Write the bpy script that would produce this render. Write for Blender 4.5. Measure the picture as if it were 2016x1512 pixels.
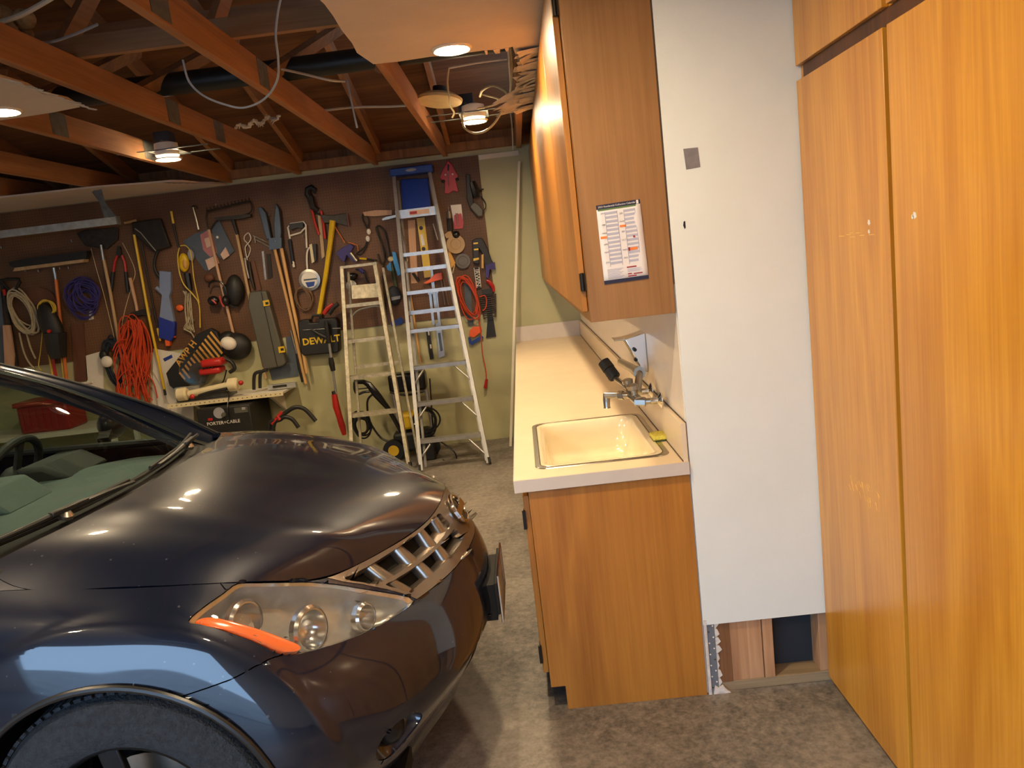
# Garage corner: dark blue crossover, wooden cabinets with a laundry sink, pegboard wall of tools.
import bpy, bmesh, math, random
import numpy as np
from mathutils import Vector, Matrix, noise as mnoise
random.seed(7)
for o in list(bpy.data.objects): bpy.data.objects.remove(o)
SC = bpy.context.scene
COL = SC.collection
# ------------------------------------------------------------------ camera
CAM_H = 1.696
F_PX = 1517.6                                   # focal length in pixels of the 2016 x 1512 frame
CR = np.array([[0.9932322198988804, 0.11322422226292468, -0.025884992711951025],
               [0.007282734411690013, 0.16171571858815167, 0.9868105127839927],
               [-0.1159168630279077, 0.9803205097591672, -0.1597966802261415]])   # columns: right, up, forward
cd = bpy.data.cameras.new('camera'); cam = bpy.data.objects.new('camera', cd); COL.objects.link(cam)
cd.sensor_width = 36; cd.lens = F_PX / 2016 * 36; cd.clip_start = .05; cd.clip_end = 200
m4 = Matrix.Identity(4)
for r in range(3):
    m4[r][0] = CR[r][0]; m4[r][1] = CR[r][1]; m4[r][2] = -CR[r][2]
m4.translation = Vector((0, 0, CAM_H)); cam.matrix_world = m4
SC.camera = cam
# ------------------------------------------------------------------ world, daylight, exposure
wd = bpy.data.worlds.new('overcast_sky'); SC.world = wd; wd.use_nodes = True
bg = wd.node_tree.nodes['Background']; bg.inputs[0].default_value = (.42, .66, 1.0, 1); bg.inputs[1].default_value = 4.2
def portal(name, loc, rot, sx, sy):             # light guide in a real opening of the shell
    l = bpy.data.lights.new(name, 'AREA'); l.shape = 'RECTANGLE'; l.size = sx; l.size_y = sy; l.cycles.is_portal = True
    o = bpy.data.objects.new(name, l); o.location = loc; o.rotation_euler = rot; COL.objects.link(o)
portal('door_light_guide', (-2.375, -2.62, 1.06), (math.radians(90), 0, math.radians(180)), 3.75, 2.1)
SC.view_settings.view_transform = 'Standard'; SC.view_settings.look = 'None'
SC.view_settings.gamma = 1; SC.view_settings.use_curve_mapping = False
SC.view_settings.exposure = 0.92
LAMP_E = 320.0                                   # emission of the lamp lenses
LAMP_C = (1.0, .76, .46)
# ------------------------------------------------------------------ mesh helpers
class MB:
    def __init__(s): s.v = []; s.f = []
    def add(s, vs, fs):
        b = len(s.v); s.v += [tuple(v) for v in vs]; s.f += [tuple(i + b for i in f) for f in fs]; return s
    def box(s, x0, x1, y0, y1, z0, z1):
        return s.add([(x0,y0,z0),(x1,y0,z0),(x1,y1,z0),(x0,y1,z0),(x0,y0,z1),(x1,y0,z1),(x1,y1,z1),(x0,y1,z1)],
                     [(0,3,2,1),(4,5,6,7),(0,1,5,4),(1,2,6,5),(2,3,7,6),(3,0,4,7)])
    def bar(s, p, q, w, h, up=(0,0,1)):
        p = Vector(p); q = Vector(q); d = (q - p).normalized(); a = d.cross(Vector(up))
        if a.length < 1e-4: a = d.cross(Vector((1,0,0)))
        a.normalize(); b = a.cross(d); vs = []
        for e in (p, q):
            for i, j in ((-1,-1),(1,-1),(1,1),(-1,1)): vs.append(e + a*(i*w/2) + b*(j*h/2))
        return s.add(vs, [(0,1,2,3),(7,6,5,4),(0,4,5,1),(1,5,6,2),(2,6,7,3),(3,7,4,0)])
    def tube(s, pts, r, n=8, closed=False, squash=None):
        pts = [Vector(p) for p in pts]; k = len(pts)
        rs = list(r) if isinstance(r, (list, tuple)) else [r]*k
        if len(rs) != k: rs = [float(np.interp(i/(k-1)*(len(rs)-1), range(len(rs)), rs)) for i in range(k)]
        prev = None; vs = []
        for i, p in enumerate(pts):
            if closed: d = pts[(i+1) % k] - pts[i-1]
            else: d = pts[min(i+1, k-1)] - pts[max(i-1, 0)]
            if d.length < 1e-9: d = Vector((0,0,1))
            d.normalize()
            if prev is None:
                a = d.cross(Vector((0,1,0)))
                if a.length < .05: a = d.cross(Vector((1,0,0)))
            else: a = prev - d*prev.dot(d)
            if a.length < 1e-6: a = d.orthogonal()
            a.normalize(); prev = a; b = d.cross(a)
            for j in range(n):
                t = 2*math.pi*j/n
                vs.append(p + a*(math.cos(t)*rs[i]) + b*(math.sin(t)*rs[i]))
        fs = []
        for i in range(k if closed else k-1):
            for j in range(n):
                A = i*n + j; B = i*n + (j+1) % n; i2 = (i+1) % k
                fs.append((A, B, i2*n + (j+1) % n, i2*n + j))
        if not closed: fs += [tuple(range(n))[::-1], tuple(range((k-1)*n, k*n))]
        return s.add(vs, fs)
    def prism(s, poly, vec):
        poly = [Vector(p) for p in poly]; vec = Vector(vec); n = len(poly)
        nn = Vector((0,0,0))
        for i in range(n): nn += poly[i].cross(poly[(i+1) % n])
        if nn.dot(vec) > 0: poly = poly[::-1]
        fs = [tuple(range(n)), tuple(range(n, 2*n))[::-1]]
        fs += [(i, n+i, n+(i+1) % n, (i+1) % n) for i in range(n)]
        return s.add(poly + [p + vec for p in poly], fs)
    def lathe(s, prof, o, axis=(0,0,1), n=24, cap=True):
        o = Vector(o); ax = Vector(axis).normalized(); a = ax.orthogonal().normalized(); b = ax.cross(a); vs = []
        for (r, h) in prof:
            for j in range(n):
                t = 2*math.pi*j/n; vs.append(o + ax*h + a*(r*math.cos(t)) + b*(r*math.sin(t)))
        k = len(prof); fs = [(i*n+j, i*n+(j+1) % n, (i+1)*n+(j+1) % n, (i+1)*n+j) for i in range(k-1) for j in range(n)]
        if cap: fs += [tuple(range(n))[::-1], tuple(range((k-1)*n, k*n))]
        return s.add(vs, fs)
    def ball(s, c, r, n=14, m=8, R=None):
        c = Vector(c); vs = []; fs = []
        for i in range(m+1):
            th = math.pi*i/m
            for j in range(n):
                ph = 2*math.pi*j/n; p = Vector((r[0]*math.sin(th)*math.cos(ph), r[1]*math.sin(th)*math.sin(ph), r[2]*math.cos(th)))
                vs.append(c + (R @ p if R else p))
        for i in range(m):
            for j in range(n): fs.append((i*n+j, (i+1)*n+j, (i+1)*n+(j+1) % n, i*n+(j+1) % n))
        return s.add(vs, fs)
    def grid(s, P):                              # P: rows x cols of points
        a = len(P); b = len(P[0])
        return s.add([p for r in P for p in r], [(i*b+j, i*b+j+1, (i+1)*b+j+1, (i+1)*b+j) for i in range(a-1) for j in range(b-1)])
    def build(s, name, mat, parent=None, ang=32, bevel=0, solid=0):
        v = np.array([tuple(p) for p in s.v], float)
        if parent is not None: off = Vector(ROOT[parent.name])
        else: off = Vector(((v[:,0].min()+v[:,0].max())/2, (v[:,1].min()+v[:,1].max())/2, v[:,2].min()))
        me = bpy.data.meshes.new(name); me.from_pydata((v - np.array(off)).tolist(), [], s.f)
        me.validate(); me.update(); me.materials.append(M(mat))
        if ang:
            me.shade_smooth(); me.set_sharp_from_angle(angle=math.radians(ang))
        o = bpy.data.objects.new(name, me); COL.objects.link(o)
        if parent is not None: o.parent = parent
        else: o.location = off
        ROOT[o.name] = tuple(off)
        if solid:
            md = o.modifiers.new('thickness', 'SOLIDIFY'); md.thickness = solid; md.offset = -1
        if bevel:
            md = o.modifiers.new('bevel', 'BEVEL'); md.width = bevel; md.segments = 2; md.limit_method = 'ANGLE'; md.angle_limit = math.radians(40)
        return o
ROOT = {}
def tag(o, label=None, cat=None, group=None, kind=None):
    if label: o['label'] = label
    if cat: o['category'] = cat
    if group: o['group'] = group
    if kind: o['kind'] = kind
    return o
def thing(name, label, cat, loc, group=None, kind=None):
    o = bpy.data.objects.new(name, None); COL.objects.link(o); o.location = loc; o.empty_display_size = .1
    ROOT[o.name] = tuple(loc); return tag(o, label, cat, group, kind)
def struct(mb, name, mat, parent=None, **k):
    o = mb.build(name, mat, parent, **k)
    if parent is None: o['kind'] = 'structure'
    return o
def copy_thing(root, loc, label, group=None):
    r = root.copy(); COL.objects.link(r); r.location = loc; r['label'] = label
    if group: r['group'] = group
    ROOT[r.name] = tuple(loc)
    for ch in list(root.children):
        c = ch.copy(); COL.objects.link(c); c.parent = r
        for g in list(ch.children):
            d = g.copy(); COL.objects.link(d); d.parent = c
    return r
def at(px, py, y):                               # point of the plane Y = y seen at a measured photo position
    v = CR @ np.array([px - 1008, 756 - py, F_PX]); t = y / v[1]
    return Vector((t*v[0], y, CAM_H + t*v[2]))
def smooth_path(pts, k=4, closed=False):
    pts = [Vector(p) for p in pts]; n = len(pts); out = []
    for i in range(n if closed else n-1):
        g = (lambda j: pts[j % n]) if closed else (lambda j: pts[max(0, min(n-1, j))])
        p0, p1, p2, p3 = g(i-1), g(i), g(i+1), g(i+2)
        for j in range(k):
            t = j/k
            out.append(.5*((2*p1) + (p2-p0)*t + (2*p0-5*p1+4*p2-p3)*t*t + (3*p1-p0-3*p2+p3)*t**3))
    if not closed: out.append(pts[-1])
    return out
# ------------------------------------------------------------------ materials
MATS = {}; DEFS = {}
def M(k):
    if k not in MATS: MATS[k] = DEFS[k](k)
    return MATS[k]
def new(name):
    m = bpy.data.materials.new(name); m.use_nodes = True; nt = m.node_tree
    return m, nt, nt.nodes['Principled BSDF']
def lin(c):                                      # sRGB 0..255 -> linear
    return tuple(((x/255)/12.92 if x <= 10 else ((x/255+.055)/1.055)**2.4) for x in c) + (1,)
def nd(nt, t, **k):
    n = nt.nodes.new(t)
    for a, b in k.items():
        if a.startswith('i_'): n.inputs[a[2:].replace('_', ' ')].default_value = b
        else: setattr(n, a, b)
    return n
def plain(c, rough=.5, metal=0, var=.12, scale=14, bump=.0, coat=0, bscale=None, stretch=(1,1,1)):
    def f(name):
        m, nt, b = new(name); L_ = nt.links.new
        tc = nd(nt, 'ShaderNodeTexCoord'); mp = nd(nt, 'ShaderNodeMapping'); mp.inputs['Scale'].default_value = stretch
        L_(tc.outputs['Object'], mp.inputs['Vector'])
        nz = nd(nt, 'ShaderNodeTexNoise', i_Scale=scale, i_Detail=5.0, i_Roughness=.6); L_(mp.outputs[0], nz.inputs['Vector'])
        cr = nd(nt, 'ShaderNodeValToRGB'); cc = lin(c)
        cr.color_ramp.elements[0].position = .3; cr.color_ramp.elements[1].position = .7
        cr.color_ramp.elements[0].color = tuple(x*(1-var) for x in cc[:3]) + (1,)
        cr.color_ramp.elements[1].color = tuple(min(1, x*(1+var)) for x in cc[:3]) + (1,)
        L_(nz.outputs['Fac'], cr.inputs[0]); L_(cr.outputs[0], b.inputs['Base Color'])
        b.inputs['Roughness'].default_value = rough; b.inputs['Metallic'].default_value = metal; b.inputs['Coat Weight'].default_value = coat
        if bump:
            n2 = nd(nt, 'ShaderNodeTexNoise', i_Scale=bscale or scale*6, i_Detail=4.0); L_(mp.outputs[0], n2.inputs['Vector'])
            bp = nd(nt, 'ShaderNodeBump', i_Strength=bump, i_Distance=.01); L_(n2.outputs['Fac'], bp.inputs['Height']); L_(bp.outputs[0], b.inputs['Normal'])
        return m
    return f
def wood(c1, c2, rough=.4, axis=2, scale=1.0, coat=.0, wear=None, contrast=1.0):
    def f(name):
        m, nt, b = new(name); L_ = nt.links.new
        tc = nd(nt, 'ShaderNodeTexCoord')
        s = [1,1,1]; s[axis] = .11
        mp = nd(nt, 'ShaderNodeMapping'); mp.inputs['Scale'].default_value = [x*scale for x in s]; L_(tc.outputs['Object'], mp.inputs['Vector'])
        n1 = nd(nt, 'ShaderNodeTexNoise', i_Scale=5.5, i_Detail=3.0, i_Roughness=.55, i_Distortion=.6); L_(mp.outputs[0], n1.inputs['Vector'])
        mul = nd(nt, 'ShaderNodeMath', operation='MULTIPLY'); mul.inputs[1].default_value = 6.0; L_(n1.outputs['Fac'], mul.inputs[0])
        fr = nd(nt, 'ShaderNodeMath', operation='PINGPONG'); fr.inputs[1].default_value = 1.0; L_(mul.outputs[0], fr.inputs[0])
        s2 = [90,90,90]; s2[axis] = 2.2
        mp2 = nd(nt, 'ShaderNodeMapping'); mp2.inputs['Scale'].default_value = [x*scale for x in s2]; L_(tc.outputs['Object'], mp2.inputs['Vector'])
        n2 = nd(nt, 'ShaderNodeTexNoise', i_Scale=1.0, i_Detail=4.0, i_Roughness=.65); L_(mp2.outputs[0], n2.inputs['Vector'])
        mx = nd(nt, 'ShaderNodeMix', data_type='FLOAT'); mx.inputs[0].default_value = .68
        L_(fr.outputs[0], mx.inputs[2]); L_(n2.outputs['Fac'], mx.inputs[3])
        cr = nd(nt, 'ShaderNodeValToRGB'); e = cr.color_ramp.elements
        e[0].position = .5 - .28/contrast; e[1].position = .5 + .28/contrast; e[0].color = lin(c1); e[1].color = lin(c2)
        L_(mx.outputs[0], cr.inputs[0]); col = cr.outputs[0]
        if wear:                                 # pale worn scratches and chips
            s3 = [22,22,22]; s3[axis] = 4.0
            mp3 = nd(nt, 'ShaderNodeMapping'); mp3.inputs['Scale'].default_value = s3; L_(tc.outputs['Object'], mp3.inputs['Vector'])
            n3 = nd(nt, 'ShaderNodeTexNoise', i_Scale=1.3, i_Detail=9.0, i_Roughness=.75); L_(mp3.outputs[0], n3.inputs['Vector'])
            n4 = nd(nt, 'ShaderNodeTexNoise', i_Scale=1.6, i_Detail=1.0); L_(tc.outputs['Object'], n4.inputs['Vector'])
            ad = nd(nt, 'ShaderNodeMath', operation='ADD'); L_(n3.outputs['Fac'], ad.inputs[0]); L_(n4.outputs['Fac'], ad.inputs[1])
            c3 = nd(nt, 'ShaderNodeValToRGB'); c3.color_ramp.elements[0].position = wear; c3.color_ramp.elements[1].position = wear + .12
            L_(ad.outputs[0], c3.inputs[0])
            mm = nd(nt, 'ShaderNodeMix', data_type='RGBA'); mm.inputs[7].default_value = lin((246, 214, 150))
            m5 = nd(nt, 'ShaderNodeMath', operation='MULTIPLY'); m5.inputs[1].default_value = .55; L_(c3.outputs[0], m5.inputs[0])
            L_(m5.outputs[0], mm.inputs[0]); L_(col, mm.inputs[6]); col = mm.outputs[2]
        L_(col, b.inputs['Base Color']); b.inputs['Roughness'].default_value = rough; b.inputs['Coat Weight'].default_value = coat; b.inputs['Coat Roughness'].default_value = .2
        bp = nd(nt, 'ShaderNodeBump', i_Strength=.12, i_Distance=.004); L_(n2.outputs['Fac'], bp.inputs['Height']); L_(bp.outputs[0], b.inputs['Normal'])
        return m
    return f
def emit(c, e):
    def f(name):
        m, nt, b = new(name); b.inputs['Base Color'].default_value = (.8,.8,.8,1)
        b.inputs['Emission Color'].default_value = tuple(c) + (1,); b.inputs['Emission Strength'].default_value = e; return m
    return f
def glass(tint=(1,1,1), refl=1.45, rough=.02, opac=0.0):
    def f(name):
        m, nt, b = new(name); L_ = nt.links.new; nt.nodes.remove(b); out = nt.nodes['Material Output']
        tr = nd(nt, 'ShaderNodeBsdfTransparent'); tr.inputs[0].default_value = tuple(tint) + (1,)
        gl = nd(nt, 'ShaderNodeBsdfGlossy'); gl.inputs['Roughness'].default_value = rough
        fr = nd(nt, 'ShaderNodeFresnel'); ge = nd(nt, 'ShaderNodeNewGeometry'); mi = nd(nt, 'ShaderNodeMix', data_type='FLOAT'); mi.inputs[2].default_value = refl; mi.inputs[3].default_value = 1/refl
        L_(ge.outputs['Backfacing'], mi.inputs[0]); L_(mi.outputs[0], fr.inputs['IOR'])   # same reflection from both sides of the pane
        mx = nd(nt, 'ShaderNodeMixShader'); L_(fr.outputs[0], mx.inputs[0]); L_(tr.outputs[0], mx.inputs[1]); L_(gl.outputs[0], mx.inputs[2])
        res = mx.outputs[0]
        if opac:                                 # haze of aged plastic
            df = nd(nt, 'ShaderNodeBsdfDiffuse'); df.inputs[0].default_value = (.8,.8,.78,1); m3 = nd(nt, 'ShaderNodeMixShader'); m3.inputs[0].default_value = opac
            L_(res, m3.inputs[1]); L_(df.outputs[0], m3.inputs[2]); res = m3.outputs[0]
        L_(res, out.inputs[0]); return m
    return f
# ------------------------------------------------------------------ material table
DEFS.update(
 wall_white=plain((230,236,233), .55, var=.03, scale=3, bump=.05, bscale=120),
 wall_pale=plain((176,172,132), .6, var=.05, scale=3, bump=.05, bscale=90),
 splash_white=plain((226,214,200), .4, var=.03),
 ceiling_white=plain((212,196,180), .8, var=.05, scale=4, bump=.15, bscale=60),
 torn_paper=plain((214,198,176), .9, var=.3, scale=9, bump=.8, bscale=30),
 door_paint=plain((200,200,196), .5, var=.03),
 pegboard=None, concrete=None,
 joist=wood((132,88,54), (178,126,82), .7, axis=1, scale=1.0, contrast=.8),
 joist_x=wood((124,88,60), (170,126,88), .7, axis=0, scale=1.0, contrast=.8),
 old_wood=wood((104,68,40), (150,104,64), .75, axis=2),
 roof_ply=wood((84,52,28), (132,86,48), .8, axis=0, scale=.7),
 stud=wood((150,104,70), (200,156,116), .8, axis=2),
 plate_wood=wood((120,100,76), (158,138,108), .85, axis=0),
 wrap_black=plain((38,44,52), .7, var=.1),
 pipe_black=plain((30,33,34), .45, var=.2),
 galv=plain((162,164,160), .5, metal=.35, var=.2, scale=18),
 galv_dark=plain((104,106,104), .55, metal=.3, var=.25, scale=18),
 strap_grey=plain((120,126,134), .5, metal=.3, var=.12),
 plaster=plain((216,208,200), .9, var=.12, scale=30, bump=.6, bscale=60),
 cable_white=plain((206,196,180), .55, var=.08),
 cable_tan=plain((206,186,140), .55, var=.08),
 cable_grey=plain((150,152,158), .5, var=.08),
 insulation=plain((168,138,96), .95, var=.35, scale=30, bump=1.0, bscale=40),
 lamp_lens=emit(LAMP_C, LAMP_E), lamp_trim=plain((236,228,212), .4, var=.03), lamp_can=plain((70,76,84), .5, metal=.5),
 cab=wood((150,90,26), (186,124,46), .40, axis=2, coat=.2, scale=.9),
 cab_side=wood((126,88,48), (160,116,70), .42, axis=2, coat=.2, scale=.8),
 cab_dark=wood((64,36,14), (96,56,26), .5, axis=2),
 closet=wood((186,118,24), (224,160,54), .32, axis=2, coat=.3, scale=1.0, wear=1.24),
 cab_inside=plain((60,40,26), .8),
 laminate=plain((226,206,176), .35, var=.05, scale=5),
 laminate_edge=plain((206,196,186), .35, var=.03),
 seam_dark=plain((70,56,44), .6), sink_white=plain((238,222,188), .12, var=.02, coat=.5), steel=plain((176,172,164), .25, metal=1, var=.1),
 chrome=plain((225,225,225), .08, metal=1, var=.02, scale=3), zinc=plain((168,164,156), .3, metal=.95, var=.15, scale=20),
 rubber=plain((26,25,24), .6, var=.2), hinge=plain((50,44,38), .4, metal=.7),
 sponge=plain((214,200,84), .95, var=.15, scale=60, bump=.8, bscale=120), scour=plain((60,70,40), .95, var=.2),
 white_paint=plain((232,228,220), .6, var=.05), duct_tape=plain((150,152,158), .3, metal=.5, var=.15, scale=30), ink=plain((24,26,44), .5),
 trim_white=plain((214,206,186), .5, var=.04),
)
def f_peg(name):
    m, nt, b = new(name); L_ = nt.links.new
    tc = nd(nt, 'ShaderNodeTexCoord'); sp = nd(nt, 'ShaderNodeSeparateXYZ'); L_(tc.outputs['Object'], sp.inputs[0])
    ds = []
    for a in ('X', 'Z'):                         # holes on a 25 mm pitch
        mo = nd(nt, 'ShaderNodeMath', operation='PINGPONG'); mo.inputs[1].default_value = .0127; L_(sp.outputs[a], mo.inputs[0])
        pw = nd(nt, 'ShaderNodeMath', operation='MULTIPLY'); L_(mo.outputs[0], pw.inputs[0]); L_(mo.outputs[0], pw.inputs[1]); ds.append(pw)
    ad = nd(nt, 'ShaderNodeMath', operation='ADD'); L_(ds[0].outputs[0], ad.inputs[0]); L_(ds[1].outputs[0], ad.inputs[1])
    lt = nd(nt, 'ShaderNodeMath', operation='LESS_THAN'); lt.inputs[1].default_value = .0032**2; L_(ad.outputs[0], lt.inputs[0])
    nz = nd(nt, 'ShaderNodeTexNoise', i_Scale=2.2, i_Detail=5.0); L_(tc.outputs['Object'], nz.inputs['Vector'])
    cr = nd(nt, 'ShaderNodeValToRGB'); cr.color_ramp.elements[0].color = lin((84,54,30)); cr.color_ramp.elements[1].color = lin((110,74,44))
    cr.color_ramp.elements[0].position = .35; cr.color_ramp.elements[1].position = .65; L_(nz.outputs['Fac'], cr.inputs[0])
    mx = nd(nt, 'ShaderNodeMix', data_type='RGBA'); mx.inputs[7].default_value = lin((30,18,12)); L_(lt.outputs[0], mx.inputs[0]); L_(cr.outputs[0], mx.inputs[6])
    L_(mx.outputs[2], b.inputs['Base Color']); b.inputs['Roughness'].default_value = .6
    return m
def f_conc(name):
    m, nt, b = new(name); L_ = nt.links.new
    tc = nd(nt, 'ShaderNodeTexCoord')
    n1 = nd(nt, 'ShaderNodeTexNoise', i_Scale=1.1, i_Detail=7.0, i_Roughness=.62); L_(tc.outputs['Object'], n1.inputs['Vector'])
    n2 = nd(nt, 'ShaderNodeTexNoise', i_Scale=38.0, i_Detail=6.0, i_Roughness=.7); L_(tc.outputs['Object'], n2.inputs['Vector'])
    mx = nd(nt, 'ShaderNodeMix', data_type='FLOAT'); mx.inputs[0].default_value = .45; L_(n1.outputs['Fac'], mx.inputs[2]); L_(n2.outputs['Fac'], mx.inputs[3])
    cr = nd(nt, 'ShaderNodeValToRGB'); e = cr.color_ramp.elements; e[0].position = .40; e[1].position = .62; e[0].color = lin((82,78,74)); e[1].color = lin((156,147,136))
    L_(mx.outputs[0], cr.inputs[0])
    vo = nd(nt, 'ShaderNodeTexVoronoi', i_Scale=16.0); vo.feature = 'F1'; L_(tc.outputs['Object'], vo.inputs['Vector'])
    n3 = nd(nt, 'ShaderNodeTexNoise', i_Scale=7.0, i_Detail=2.0); L_(tc.outputs['Object'], n3.inputs['Vector'])
    sb = nd(nt, 'ShaderNodeMath', operation='MULTIPLY_ADD'); sb.inputs[1].default_value = .16; sb.inputs[2].default_value = -.055; L_(n3.outputs['Fac'], sb.inputs[0])
    lt = nd(nt, 'ShaderNodeMath', operation='LESS_THAN'); L_(vo.outputs['Distance'], lt.inputs[0]); L_(sb.outputs[0], lt.inputs[1])
    m2 = nd(nt, 'ShaderNodeMix', data_type='RGBA'); m2.inputs[7].default_value = lin((206,192,170)); L_(cr.outputs[0], m2.inputs[6])
    ml = nd(nt, 'ShaderNodeMath', operation='MULTIPLY'); ml.inputs[1].default_value = .5; L_(lt.outputs[0], ml.inputs[0]); L_(ml.outputs[0], m2.inputs[0])
    L_(m2.outputs[2], b.inputs['Base Color'])
    rr = nd(nt, 'ShaderNodeMapRange'); rr.inputs[3].default_value = .35; rr.inputs[4].default_value = .7; L_(n2.outputs['Fac'], rr.inputs[0]); L_(rr.outputs[0], b.inputs['Roughness'])
    bp = nd(nt, 'ShaderNodeBump', i_Strength=.25, i_Distance=.004); L_(n2.outputs['Fac'], bp.inputs['Height']); L_(bp.outputs[0], b.inputs['Normal'])
    return m
DEFS['pegboard'] = f_peg; DEFS['concrete'] = f_conc
# ------------------------------------------------------------------ measured layout
YF = 2.68            # near end of the sink counter, also the plane of the return wall
YW = 7.28            # far wall
XL, XR = -.1065, .5254   # counter front edge, wall behind the counter
XC = .979            # plane of the tall closet doors
ZC = 2.66            # ceiling
XG = -5.6            # garage door wall
YB = -2.6            # wall behind the camera
# ------------------------------------------------------------------ shell
struct(MB().box(XG-.1, 2.2, YB-.1, YW+.1, -.12, 0), 'floor', 'concrete', ang=0)
struct(MB().box(XG-.1, 2.2, YW, YW+.1, 0, 2.72), 'wall_far', 'wall_pale', ang=0)
struct(MB().box(XR, XR+.10, YF+.013, YW, 0, ZC), 'wall_right', 'splash_white', ang=0)
# return wall beside the counter: board stops 0.28 m above the floor and shows the framing
wr = struct(MB().box(XR+.003, XC+.02, YF, YF+.0125, .28, ZC), 'wall_return', 'wall_white', ang=0)
MB().box(XR+.101, XC+.6, YF+.10, YF+.115, 0, ZC).build('backing_board', 'wrap_black', wr)
MB().box(.572, XC+.02, YF+.012, YF+.10, 0, .038).build('sole_plate', 'plate_wood', wr, bevel=.002)
MB().box(.626, .745, YF+.013, YF+.10, .038, ZC-.02).build('stud', 'stud', wr, bevel=.002)
MB().box(.748, .786, YF+.011, YF+.10, .038, ZC-.02).build('stud', 'stud', wr, bevel=.002)
MB().box(.958, .996, YF+.02, YF+.10, .038, ZC-.02).build('stud', 'stud', wr, bevel=.002)
MB().box(.572, .6255, YF+.0105, YF+.10, .038, .30).build('stud', 'old_wood', wr)
cb = MB().box(.540, .570, YF+.004, YF+.008, .0, .285).build('corner_bead', 'strap_grey', wr)
for i in range(12):
    z = .025 + i*.0225
    c = (.547 + .016*(i % 2), YF+.0035, z)
    MB().lathe([(.003,0),(.003,.0015)], c, (0,-1,0), 8).build('nail_hole', 'white_paint' if i % 5 else 'seam_dark', cb)
mb = MB(); rnd = random.Random(3)
for i in range(9):                               # torn edge of plaster along the bead
    z = .01 + i*.033; w = .008 + rnd.random()*.014
    mb.prism([(.570, YF+.004, z-.018), (.570+w, YF+.004, z-.006+rnd.random()*.01), (.570+w*.6, YF+.004, z+.016), (.570, YF+.004, z+.02)], (0,.008,0))
mb.prism([(.548,YF-.002,0),(.612,YF-.002,0),(.598,YF-.002,.012),(.586,YF-.002,.03),(.57,YF-.002,.022),(.556,YF-.002,.034)], (0,.012,0))
mb.build('plaster_edge', 'plaster', wr)
MB().box(.530, .5405, YF-.002, YF+.012, .0, .30).build('corner_edge', 'plaster', wr)
# rest of the room behind the camera
struct(MB().box(XG-.1, XG, YB, YW, 0, ZC), 'wall_left', 'wall_white', ang=0)
wb = MB(); X0, X1, Z0, Z1 = -4.3, -.45, .0, 2.15
wb.box(XG, X0, YB-.1, YB, 0, ZC).box(X1, 2.2, YB-.1, YB, 0, ZC).box(X0, X1, YB-.1, YB, 0, Z0).box(X0, X1, YB-.1, YB, Z1, ZC)
struct(wb, 'wall_back', 'wall_white', ang=0)
dn = thing('door_1', None, None, ((X0+X1)/2, YB, 0), kind='structure')       # open driveway door behind the camera
for a, b in ((X0, X0+.05), (X1-.05, X1)): MB().box(a, b, YB-.11, YB+.01, 0, Z1).build('door_frame', 'door_paint', dn)
MB().box(X0+.0505, X1-.0505, YB-.11, YB+.01, Z1-.05, Z1).build('door_frame', 'door_paint', dn)
struct(MB().box(-14, 10, -22, YB-.12, -.10, -.012), 'driveway', 'concrete', ang=0)
struct(MB().box(2.1, 2.2, YB, YF, 0, ZC), 'wall_side', 'wall_white', ang=0)
# pegboard
pb = struct(MB().box(-5.5, -.257, YW-.012, YW-.001, 1.215, 2.655), 'wall_pegboard', 'pegboard', ang=0)
struct(MB().box(-.25, .12, YW-.012, YW, 2.61, 2.655), 'trim_1', 'trim_white', bevel=.003)
# ------------------------------------------------------------------ ceiling: boarded strips, open joists, roof
def board(name, poly, z0=ZC, th=.014, mat='ceiling_white', parent=None):
    mb = MB(); mb.prism([(x, y, z0) for x, y in poly], (0, 0, th))
    return struct(mb, name, mat, parent, ang=0)
rnd = random.Random(5)
edge = [(-.605, YB)] + [(-.60 + .02*rnd.random(), 2.2 + i*.17 + .06*rnd.random()) for i in range(9)] + [(-.567, 3.79)]
front = [(-.45,3.80),(-.30,3.785),(-.18,3.80),(-.05,3.792),(.03,3.81),(.06,3.80),(.088,3.79),(.10,3.93)]
ce = board('ceiling', edge + front + [(.13,4.3),(.12,4.62),(.15,4.9),(.155,5.3),(XR+.1,5.32),(XR+.1,YF-.02),(2.1,YF-.02),(2.1,YB)])
ce['kind'] = 'structure'
mb = MB()                                        # torn paper layers along the broken edge
rnd = random.Random(11)
for i in range(34):
    y = 3.82 + i*.044; x = .10 + .05*rnd.random(); w = .06 + rnd.random()*.22; h = .03 + .09*rnd.random(); dz = .002 + rnd.random()*.012; sk_ = (rnd.random()-.5)*.10
    mb.prism([(x-.03*rnd.random(), y+sk_, ZC-.003-dz*2), (x+w*.5, y-.01, ZC-.003-dz), (x+w, y+sk_*.3, ZC-.002), (x+w*.95, y+h, ZC-.002), (x+w*.4, y+h*.8+.01, ZC-.003-dz), (x-.02*rnd.random(), y+h+sk_, ZC-.004-dz*2)], (0,0,.0015))
for i in range(12):
    y = 4.72 + .045*i; a = rnd.random()
    mb.prism([(.09-.16*a, y+.05*a, ZC-.012-.04*a), (.10-.05*a,y-.015,ZC-.008), (.16,y-.02,ZC-.004), (.16,y+.04,ZC-.004), (.08-.06*a,y+.035,ZC-.02-.02*a)], (0,0,.002))
mb.build('torn_edge', 'torn_paper', ce)
mb = MB()
for (x, w, d) in ((-.045,.014,.03), (-.005,.034,.035), (.05,.02,.02)):
    mb.prism([(x, 3.79, ZC-.002), (x+w, 3.795, ZC-.002), (x+w*.9, 3.80+d, ZC-.010), (x+w*.3, 3.80+d*.8, ZC-.012)], (0,0,.002))
mb.build('torn_edge', 'torn_paper', ce)
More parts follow.
